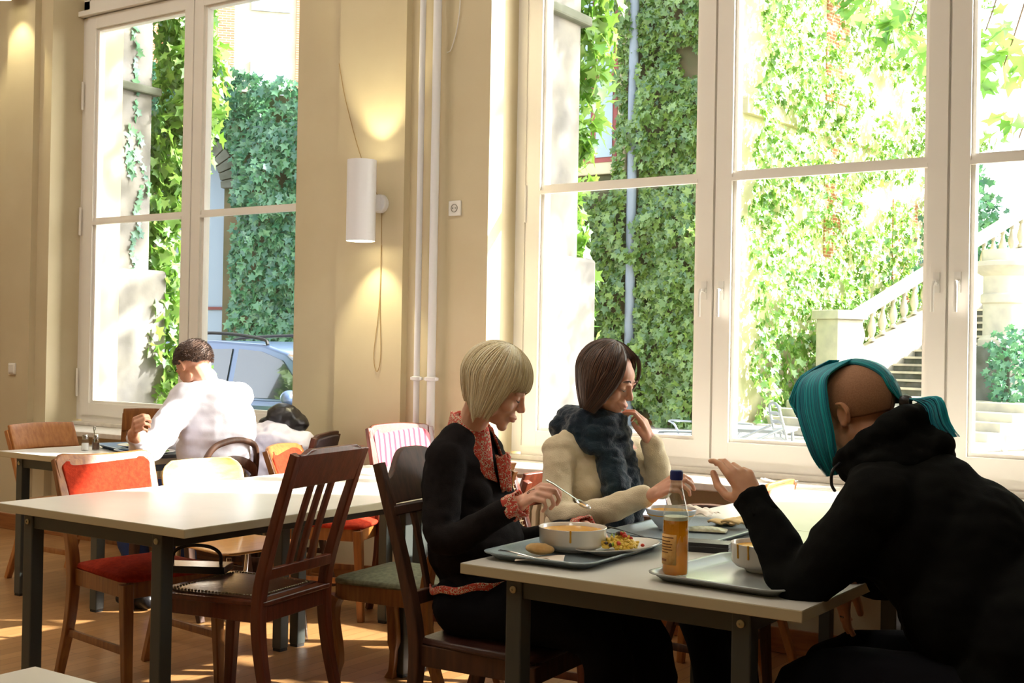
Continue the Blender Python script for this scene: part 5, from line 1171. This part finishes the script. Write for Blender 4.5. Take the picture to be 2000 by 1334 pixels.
q.grid(HEM, 60, 4); shift(q, base).build('shirt_hem', M['print'], pb, solid=.004)
F = bobpath(h, .028, .145, .082, fr_w=44, inward=.016, E=(.108, .094, .101), hair_th=86, sidefwd=-.26, backfwd=.14)
hairset('hair', F, M['blond'], pb, base, n=2600, jit=.05, r0=.0019)
# little inked curl on the hand
q = MB(); ctr = wrR+frR[0]*.058-frR[1]*.0145; q.tube([ctr+frR[0]*.006*math.cos(a)-frR[2]*.006*math.sin(a) for a in np.linspace(0, 5, 10)]+[ctr+frR[0]*.026-frR[2]*.003], .0008, 5); shift(q, base).build('hand_tattoo', M['lash'], pb)
# the spoon she holds
sp0 = thR[-2]*.5+knR[0][2]*.5-Vector((.02, 0, -.015)); sp1 = PY(1152, 992, 2.90)
cutlery('soup_spoon', 'metal spoon with a sip of soup held by the blond woman', PY(1068, 938, 2.90), sp1, 'spoon')
cutlery('black_handled_knife', 'black-handled knife in the left hand of the blond woman', wrL+Vector((.055, .05, .004)), wrL+Vector((.19, .07, -.02)), 'knife', m=M['black'])

# ============ woman in the cream sweater
base = Vector((-2.2, 3.8, 0)); pc = person('smiling brown-haired woman in cream sweater with dark teal scarf', base)
h = headM(PY(1186, 743, 3.80), 4, 20, 0, 1.04)
pel = Vector((-2.30, 3.83, .58)); neck = PY(1150, 852, 3.81); chest = PY(1148, 935, 3.81)
shR = PY(1092, 882, 3.66); shL = PY(1232, 886, 3.98); elR = PY(1102, 1008, 3.56); wrR = PY(1272, 968, 3.58); elL = PY(1290, 950, 3.98); wrL = PY(1272, 862, 3.90)
kR = Vector((-1.85, 3.72, .55)); kL = Vector((-1.82, 3.92, .55)); aR = Vector((-1.62, 3.60, .09)); aL = Vector((-1.70, 3.9, .09))
B = MB(); torso(B, pel, chest, neck, shL, shR, .92, .9); limb(B, [neck-Vector((0, 0, .03)), neck*.4+h(-.022, 0, -.075)*.6, h(-.012, 0, -.03)], [.050, .046, .050]); head(B, h, smile=1)
limb(B, [shR, elR, wrR], [.045, .036, .025]); limb(B, [shL, elL, wrL], [.045, .036, .025])
for a, b, c in ((kR, aR, -.09), (kL, aL, .09)): limb(B, [pel+Vector((.02, c, -.03)), a, b], [.085, .055, .038]); limb(B, [b, b+Vector((.14, 0, -.05))], [.035, .028])
hand(B, wrR, PY(1320, 940, 3.58)-wrR, Vector((.1, .6, -.6)), Vector((.1, .3, .9)), ((30, 45, 30), (34, 50, 30), (38, 52, 32), (40, 55, 32)), ((.02, .026, .008), (.045, .038, .020), (.072, .034, .030), (.094, .026, .034)), .95)
hand(B, wrL, PY(1249, 800, 3.86)-wrL, Vector((-.9, -.3, .1)), Vector((.2, -.8, .3)), ((20, 42, 30), (24, 48, 34), (30, 54, 36), (34, 58, 36)), ((.02, .026, .008), (.046, .036, .014), (.072, .034, .026), (.094, .028, .034)), .92)
organic('body', shift(B, base), M['skinB'], pc, .0034, 3); face_bits(h, pc, mat('brown_brow', S((70, 44, 32)), .7), M['lip'], 1, base)
q = MB(); torso(q, pel, chest, neck-Vector((0, 0, .03)), shL, shR, 1.04, 1.04, bust=1, shr=.062); limb(q, [shR, elR, wrR*.90+elR*.10], [.060, .053, .040])
for S_ in (shR, shL): limb(q, [S_, S_*.5+neck*.5+Vector((0, 0, .02)), neck+Vector((0, 0, .02))], [.052, .05, .045])
q.ell((pel*.6+chest*.4), (.135, .175, .14)); q.ell((pel*.9+chest*.1), (.15, .185, .13)); limb(q, [shR, shR]if 0 else [chest, pel], [.12, .13]); limb(q, [shL, elL, wrL*.92+elL*.08], [.064, .054, .040])
organic('sweater', shift(q, base), M['cream'], pc, .006, 5, wr=.007, wscale=13)
q = MB()
for a, b, c in ((kR, aR, -.09), (kL, aL, .09)): limb(q, [pel+Vector((.0, c, -.06)), a, b+Vector((0, 0, .03))], [.098, .075, .060])
q.ell(pel+Vector((0, 0, -.04)), (.13, .18, .10)); organic('trousers', shift(q, base), M['jeansb'], pc, .008, 5, wr=.006)
for b in (aR, aL): q = MB(); limb(q, [b+Vector((-.03, 0, -.045)), b+Vector((.06, 0, -.05)), b+Vector((.17, 0, -.055))], [.042, .040, .03]); organic('shoe', shift(q, base), M['black'], pc, .006, 3)
q = MB()
nk = neck+Vector((.012, 0, .035))
for k_, (R_, r, dz, tx) in enumerate(((.088, .034, .035, .10), (.100, .036, -.005, .18), (.104, .036, -.045, .28))):
    pts = [nk+Vector((math.cos(a)*R_*1.02+.01, math.sin(a)*R_*.95, dz-tx*.35*max(-.3, math.cos(a))*R_*3)) for a in np.linspace(0, 2*PI, 29)]; q.tube(pts, [r*(1+.12*math.sin(7*a+k_)) for a in np.linspace(0, 2*PI, 29)], 14, caps=True)
for a in (0, 1):
    x0 = neck+Vector((.11, -.045+.085*a, -.06)); limb(q, [x0, x0+Vector((.035, -.01, -.10)), x0+Vector((.045, 0, -.20)), x0+Vector((.04, .0, -.285-.02*a))], [.050, .054, .050, .044])
q.ell(nk+Vector((-.09, -.06, .0)), (.045, .05, .045)); q.ell(nk+Vector((-.10, -.02, .03)), (.035, .045, .04))
organic('scarf', shift(q, base), M['scarf'], pc, .006, 3, wr=.010, wscale=22)
F = bobpath(h, .0, .16, .16, fr_w=47, hl=48, inward=.035, E=(.106, .095, .101), hair_th=88, sidefwd=-.20, backfwd=.12)
hairset('hair', F, M['brownh'], pc, base, n=2400, jit=.05, r0=.0018)
def lock(i):
    a = random.uniform(-1, 1); b = random.uniform(-1, 1)
    return bez([h(.02, -.02, .132), h(.050+.020*b, -.056-.010*b+.005*a, .10), h(.050+.028*b, -.080+.012*b+.006*a, .035), h(.034+.026*b, -.088+.008*b+.005*a, -.04), h(.012+.022*b, -.088+.006*a, -.105)], 4)
strands('hair_lock', 500, lock, M['brownh'], pc, off=base)
def lock2(i):
    a = random.uniform(-1, 1); b = random.uniform(-1, 1)
    return bez([h(.02, .02, .132), h(.06+.006*b, .05+.006*a, .10), h(.075+.004*b, .070+.006*a, .035), h(.05+.008*b, .082+.006*a, -.04)], 4)
strands('hair_lock', 160, lock2, M['brownh'], pc, off=base)

# ============ person with teal hair and black hooded sweater
base = Vector((-.72, 3.02, 0)); pd = person('person with teal part-shaved hair and black hooded sweater gesturing over the table', base)
h = headM(PY(1668, 806, 3.09), 176, 14, 0, 1.06)
pel = Vector((-.64, 3.0, .60)); neck = PY(1742, 905, 3.04); chest = PY(1770, 1015, 3.02)
shL = PY(1715, 975, 2.86); shR = PY(1800, 960, 3.22); elL = PY(1562, 1138, 2.84); wrL = PY(1474, 982, 2.90); elR = PY(1740, 1120, 3.30); wrR = PY(1650, 1120, 3.10)
kL = Vector((-1.10, 2.90, .50)); kR = Vector((-1.12, 3.14, .50)); aL = Vector((-1.05, 2.86, .09)); aR = Vector((-1.05, 3.18, .09))
B = MB(); torso(B, pel, chest, neck, shL, shR, 1.0, 1.0); limb(B, [neck-Vector((0, 0, .03)), neck*.4+h(-.022, 0, -.075)*.6, h(-.012, 0, -.03)], [.058, .054, .055]); head(B, h)
limb(B, [shL, elL, wrL], [.048, .040, .028]); limb(B, [shR, elR, wrR], [.048, .040, .028])
for a, b, c in ((kL, aL, -.1), (kR, aR, .1)): limb(B, [pel+Vector((-.02, c, -.03)), a, b], [.09, .06, .04]); limb(B, [b, b+Vector((-.14, 0, -.05))], [.035, .028])
hf = (PY(1434, 905, 2.92)-wrL)
PL, knL, thL, frL = hand(B, wrL, hf, Vector((-.75, .6, -.1)), Vector((-.3, -.2, .6)), ((20, 28, 12), (28, 34, 16), (38, 44, 22), (46, 50, 28)), ((.02, .026, .010), (.050, .042, .034), (.092, .040, .058), (.128, .034, .060)), 1.02)
PQ, knQ, thQ, frQ = hand(B, wrR, Vector((-.08, 0, -1)), Vector((.5, .5, 0)), Vector((.6, -.4, 0)), ((12, 22, 14), (14, 24, 16), (18, 26, 18), (22, 28, 20)), ((.02, .026, .008), (.046, .040, .014), (.072, .044, .024), (.094, .040, .034)), .98, spread=.05)
organic('body', shift(B, base), M['skinC'], pd, .0034, 3); face_bits(h, pd, M['lash'], M['lip'], 0, base)
q = MB(); k2 = knQ[1]; q.lathe([(.0105, -.002), (.0115, 0), (.0105, .002)], tuple(k2[0]*.6+k2[1]*.4-base), 18, Matrix.Identity(3)); q.build('finger_ring', M['metal'], pd)
q = MB(); torso(q, pel, chest, neck-Vector((0, 0, .03)), shL, shR, 1.18, 1.22, shr=.078)
q.ell(chest+Vector((.06, 0, -.03)), (.16, .20, .20)); q.ell((pel+chest)/2+Vector((.03, 0, 0)), (.17, .20, .20)); q.ell(pel+Vector((.0, 0, -.02)), (.17, .21, .12))
limb(q, [shL, (shL+elL)/2+Vector((.01, -.01, -.01)), elL, elL*.45+wrL*.55, wrL], [.080, .074, .066, .055, .043]); limb(q, [shR, elR, wrR], [.08, .064, .044])
q.ell(chest*.75+pel*.25+Vector((.08, .02, 0)), (.17, .21, .20)); q.ell(pel+Vector((.05, .0, .10)), (.18, .22, .20)); q.ell(pel+Vector((.04, 0, -.06)), (.20, .22, .16)); limb(q, [shL+Vector((0, 0, -.01)), chest+Vector((-.02, 0, .07)), shR], [.09, .12, .09]); limb(q, [elL*.5+shL*.5, chest+Vector((0, -.04, -.06))], [.07, .10])
organic('hooded_sweater', shift(q, base), M['hoodie'], pd, .007, 12, wr=.006, wscale=13)
# hood lying behind the neck
q = MB(); hb = PY(1770, 868, 3.06)
q.ell(PY(1785, 870, 3.06), (.085, .12, .066), Matrix.Rotation(math.radians(34), 3, 'Y'), 24, 16); q.ell(PY(1815, 880, 3.06), (.062, .11, .050), Matrix.Rotation(math.radians(52), 3, 'Y'), 24, 16); q.ell(PY(1836, 868, 3.05), (.034, .075, .030))
limb(q, [PY(1650, 905, 2.98), PY(1690, 868, 2.93), PY(1745, 832, 2.96), PY(1790, 815, 3.06), PY(1795, 815, 3.20), PY(1740, 850, 3.26), PY(1680, 905, 3.20)], [.030, .034, .036, .034, .034, .034, .03])
limb(q, [PY(1668, 915, 2.98), PY(1720, 905, 2.93), PY(1790, 905, 2.98), PY(1830, 900, 3.06)], [.04, .05, .05, .04])
organic('hood', shift(q, base), M['hoodie'], pd, .006, 5, wr=.009, wscale=14)
q = MB(); q.tube([v-base for v in bez([PY(1640, 905, 2.93), PY(1626, 920, 2.90), PY(1624, 945, 2.90), PY(1630, 958, 2.90)], 5)], .004, 8, ball=True); q.build('drawstring', M['black'], pd)
q = MB()
for a, b, c in ((kL, aL, -.1), (kR, aR, .1)): limb(q, [pel+Vector((.0, c, -.06)), a, b+Vector((0, 0, .03))], [.115, .088, .065])
q.ell(pel+Vector((.02, 0, -.06)), (.19, .22, .13)); q.ell(pel+Vector((.04, 0, -.0)), (.17, .20, .12)); organic('trousers', shift(q, base), M['jeansb'], pd, .008, 5, wr=.005)
for b in (aR, aL): q = MB(); limb(q, [b+Vector((.03, 0, -.045)), b+Vector((-.06, 0, -.05)), b+Vector((-.17, 0, -.055))], [.042, .040, .03]); organic('shoe', shift(q, base), M['black'], pd, .006, 3)
cuff(wrL, elL, .040, M['hoodie'], 'sleeve_cuff', pd, base, .07)
# shaved side (their left = towards the viewer) and teal hair
def skull(phi, th, k=1.0): ph, t_ = math.radians(phi), math.radians(th); return h(-.014+.095*k*math.sin(t_)*math.cos(ph), .0755*k*math.sin(t_)*math.sin(ph), .033+.0855*k*math.cos(t_))
q = MB(); q.grid(lambda u, v: skull(62+106*u, 34-6*math.sin(u*PI)+(88+8*math.sin(u*PI))*v, 1.012-.02*max(0, v-.6))-base, 36, 24); q.build('shaved_side', M['stubble'], pd, solid=.002)
tie = h(-.122, .0, -.002)
def top_(i, u=None, v=None, l=None):
    y = random.uniform(-1, 1) if u is None else u; ph0 = -y*62-6; l = random.uniform(0, .05) if l is None else l
    # front hairline -> over the crown -> tie
    yy = -.062*y-.002 if y > 0 else -.034*y
    yy = (.036 if y < 0 else .078)*(-y)
    c = [(.070, yy*.8, .070), (.030, yy, .122), (-.035, yy*1.05, .130), (-.090, yy*.95, .092), (-.118, yy*.55, .040)]
    pts = []
    for (x, y_, z) in c:
        d = Vector((x+.014, y_, z-.033)); s_ = 1/math.sqrt((d.x/.095)**2+(d.y/.0755)**2+(d.z/.0855)**2); d *= s_*(1.045+l*1.3); pts.append(h(-.014+d.x, d.y, .033+d.z))
    return bez(pts+[tie], 4)
q = MB(); q.grid(lambda u, v: (lambda P_: P_[min(int(v*(len(P_)-1)), len(P_)-1)])(top_(0, u*2-1, 0, 0))-base, 30, 21); q.build('hair_base', M['teal'], pd, solid=.005)
strands('hair', 1300, top_, M['teal'], pd, off=base)
def side_back(i):   # band behind the shaved patch to the tie, and far side
    far = random.random() < .5; l = random.uniform(1.03, 1.09)
    if far: ph = random.uniform(-150, -60); return bez([skull(ph, 20, l), skull(ph-4, 55, l), skull(ph-10, 85, l), skull(ph-30 if ph > -140 else -175, 100, l), tie], 4)
    ph = random.uniform(158, 182); return bez([skull(ph, 45, l), skull(ph, 70, l), skull(min(ph+3, 180), 88, l), tie], 4)
strands('hair', 700, side_back, M['teal'], pd, off=base)
def lockf(i):       # long lock in front of the ear and curled fringe
    a, b = random.triangular(-1.15, 1.1, 0), random.uniform(-1, 1.6); e = random.uniform(.66, 1)
    P_ = bez([h(.010+.04*a, .030, .124), h(.052+.040*a, .068-.012*a+.005*b, .094), h(.064+.044*a, .082-.014*a+.006*b, .034), h(.062+.040*a, .086-.010*a+.006*b, -.035), h(.062+.030*a, .076-.006*a+.007*b, -.095), h(.058+.014*a, .056+.006*b, -.150)], 5)
    return P_[:max(4, int(len(P_)*e))]
strands('fringe_lock', 1400, lockf, M['teal'], pd, off=base)
q = MB(); q.grid(lambda u, v: (lambda P_: P_[min(int(v*(len(P_)-1)), len(P_)-1)])(bez([h(.010+.04*(2*u-1), .030, .121), h(.052+.040*(2*u-1), .066-.012*(2*u-1), .092), h(.064+.042*(2*u-1), .079-.014*(2*u-1), .034), h(.062+.038*(2*u-1), .083-.010*(2*u-1), -.035), h(.062+.028*(2*u-1), .073-.006*(2*u-1), -.095), h(.058+.010*(2*u-1), .054, -.138)], 5))-base, 12, 26); q.build('fringe_base', M['teal'], pd, solid=.005)
def curl(i):
    a, b = random.uniform(-1, 1), random.uniform(-1, 1)
    return bez([h(.02, .0+.03*a, .134), h(.085+.01*b, .01+.035*a, .112), h(.118+.01*b, .02+.035*a, .070), h(.128+.006*b, .026+.03*a, .035+.02*b), h(.112, .034+.03*a, .02)], 4)
strands('fringe_curl', 260, curl, M['teal'], pd, off=base)
def pony(i):
    a, b, c = random.uniform(-1, 1), random.uniform(-1, 1), random.uniform(.85, 1)
    P_ = bez([tie, tie+Vector((.030+.008*a, .014*b, .012)), tie+Vector((.075+.014*a, .022*b, .004+.012*a)), tie+Vector((.095+.02*a, .024*b-.01, -.045)), tie+Vector((.125+.025*a, .02*b-.02, -.085))], 4); return P_[:int(len(P_)*c)]
strands('ponytail', 420, pony, M['teal'], pd, off=base)
q = MB(); q.lathe([(.016, -.012), (.020, 0), (.016, .012), (.012, .012), (.012, -.012), (.016, -.012)], tuple(tie-base+Vector((.008, 0, .003))), 20, Matrix.Rotation(PI/2, 3, 'Y'), cap0=False, cap1=False); q.build('hair_tie', M['black'], pd)

# ============ man in the white shirt
base = Vector((-4.82, 4.24, 0)); pm = person('dark-haired man in white shirt seen from behind, eating at the left table', base)
h = headM(PY(379, 714, 4.20), 178, 36, 0, 1.02)
pel = Vector((-4.78, 4.25, .62)); neck = PY(402, 752, 4.24); chest = PY(420, 815, 4.24)
shL = PY(360, 780, 4.06); shR = PY(462, 776, 4.44); elL = PY(272, 872, 4.02); wrL = PY(262, 842, 4.06); elR = PY(400, 880, 4.56); wrR = PY(330, 868, 4.42)
elL = PZ(292, 880, .83); wrL = PZ(262, 848, .93)
kL = Vector((-5.22, 4.12, .52)); kR = Vector((-5.22, 4.40, .52)); aL = Vector((-5.0, 4.05, .09)); aR = Vector((-5.1, 4.42, .09))
B = MB(); torso(B, pel, chest, neck, shL, shR, 1.02, 1.0); limb(B, [neck-Vector((0, 0, .03)), neck*.4+h(-.022, 0, -.075)*.6, h(-.012, 0, -.03)], [.060, .058, .058]); head(B, h)
limb(B, [shL, elL, wrL], [.05, .042, .03]); limb(B, [shR, elR, wrR], [.05, .042, .03])
for a, b, c in ((kL, aL, -.1), (kR, aR, .1)): limb(B, [pel+Vector((-.02, c, -.03)), a, b], [.09, .06, .04]); limb(B, [b, b+Vector((-.14, 0, -.05))], [.035, .028])
hand(B, wrL, PZ(268, 812, 1.02)-wrL, Vector((0, .9, -.2)), Vector((.6, 0, .5)), ((50, 70, 40), (54, 74, 44), (56, 74, 44), (58, 74, 44)), ((.02, .026, .008), (.045, .038, .022), (.075, .030, .032), (.096, .020, .030)), 1.0)
hand(B, wrR, Vector((-1, -.3, -.1)), Vector((0, 0, -1)), Vector((0, -1, 0)), ((30, 40, 30),)*4, ((.02, .026, .008), (.045, .042, .014), (.072, .044, .026), (.094, .036, .032)), 1.0)
organic('body', shift(B, base), M['skinB'], pm, .0042, 3); face_bits(h, pm, M['lash'], M['lip'], 0, base)
q = MB(); torso(q, pel, chest, neck-Vector((0, 0, .02)), shL, shR, 1.22, 1.20, shr=.082); q.ell(chest+Vector((.02, 0, -.05)), (.17, .21, .19)); q.ell((pel+chest)/2+Vector((.03, .0, 0)), (.17, .20, .18))
limb(q, [shL, elL, wrL*.8+elL*.2], [.084, .064, .046]); limb(q, [shR, elR, wrR*.85+elR*.15], [.084, .064, .046]); limb(q, [neck, neck*.6+h(-.03, 0, -.07)*.4], [.066, .062])
organic('shirt', shift(q, base), M['shirt'], pm, .008, 4, wr=.013, wscale=9)
q = MB()
for a, b, c in ((kL, aL, -.1), (kR, aR, .1)): limb(q, [pel+Vector((.0, c, -.06)), a, b+Vector((0, 0, .03))], [.11, .085, .062])
q.ell(pel+Vector((.0, 0, -.06)), (.15, .20, .11)); organic('jeans', shift(q, base), M['jeans'], pm, .008, 5, wr=.008)
for b in (aR, aL): q = MB(); limb(q, [b+Vector((.03, 0, -.045)), b+Vector((-.06, 0, -.05)), b+Vector((-.17, 0, -.055))], [.042, .040, .03]); organic('shoe', shift(q, base), M['black'], pm, .006, 3)
q = MB()
def SK(phi, th, k=1.06): ph, t_ = math.radians(phi), math.radians(th); return h(-.014+.095*k*math.sin(t_)*math.cos(ph), .0755*k*math.sin(t_)*math.sin(ph), .033+.0855*k*math.cos(t_))
def thm(phi): a = abs(phi); return 60+30*sstep(35, 60, a)+14*sstep(66, 80, a)+28*sstep(95, 140, a)
q.grid(lambda u, v: SK(-180+360*u, thm(-180+360*u)*v+.5, 1.05+.02*noise.noise(Vector((u*14, v*6, 0))))-base, 64, 20); q.build('hair_base', M['manh'], pm, solid=.008)
def shorthair(i):
    phi = random.uniform(-180, 180); th = thm(phi)*math.sqrt(random.random()); p = SK(phi, th, 1.05); n_ = (p-h(-.014, 0, .033)).normalized(); d = (n_*.8+(h.R @ Vector((.5*math.cos(math.radians(phi)), .5*math.sin(math.radians(phi)), -.5)))+Vector((random.uniform(-.3, .3),)*3)).normalized()
    return [p, p+d*.010, p+d*.017+Vector((0, 0, -.002))]
strands('hair', 2600, shorthair, M['manh'], pm, r0=.0012, off=base)

# black coat over the chair at the right edge
q = MB(); b0 = Vector((-.33, 2.40, .10))
for (x, y, z, a, b, c) in ((-.02, 0, .80, .12, .24, .14), (0, 0, .62, .14, .25, .22), (.0, 0, .40, .16, .25, .22), (.02, 0, .95, .09, .18, .10), (-.12, .02, .50, .14, .22, .10)): q.ell(b0+Vector((x, y, z)), (a, b, c), None, 24, 16)
o = organic('black_coat', q, M['hoodie'], None, .010, 8, wr=.012, wscale=8); tag(o, 'bulky black coat over the chair cut off by the right edge', 'coat')
# ---------------------------------------------------------------- light
SD = Vector((math.cos(math.radians(SUN_EL))*math.cos(math.radians(SUN_AZ)), math.cos(math.radians(SUN_EL))*math.sin(math.radians(SUN_AZ)), math.sin(math.radians(SUN_EL))))
sl = bpy.data.lights.new('sun', 'SUN'); sl.energy = SUNE; sl.color = (1, .96, .90); sl.angle = math.radians(.9)
so = bpy.data.objects.new('sun', sl); COL.objects.link(so); so.rotation_euler = (-SD).to_track_quat('-Z', 'Y').to_euler()
wd_ = bpy.data.worlds.new('world'); scene.world = wd_; wd_.use_nodes = True; N = wd_.node_tree.nodes; L = wd_.node_tree.links
sk = N.new('ShaderNodeTexSky'); sk.sky_type = 'NISHITA'; sk.sun_disc = False; sk.sun_elevation = math.radians(SUN_EL); sk.sun_rotation = math.radians(90-SUN_AZ); sk.air_density = 1; sk.dust_density = 3
hs = N.new('ShaderNodeHueSaturation'); hs.inputs['Saturation'].default_value = .35; L.new(sk.outputs[0], hs.inputs['Color'])
L.new(hs.outputs[0], N['Background'].inputs['Color']); N['Background'].inputs['Strength'].default_value = SKY
scene.view_settings.view_transform = 'Standard'; scene.view_settings.look = 'None'; scene.view_settings.gamma = 1; scene.view_settings.use_curve_mapping = False
scene.view_settings.exposure = EXPO
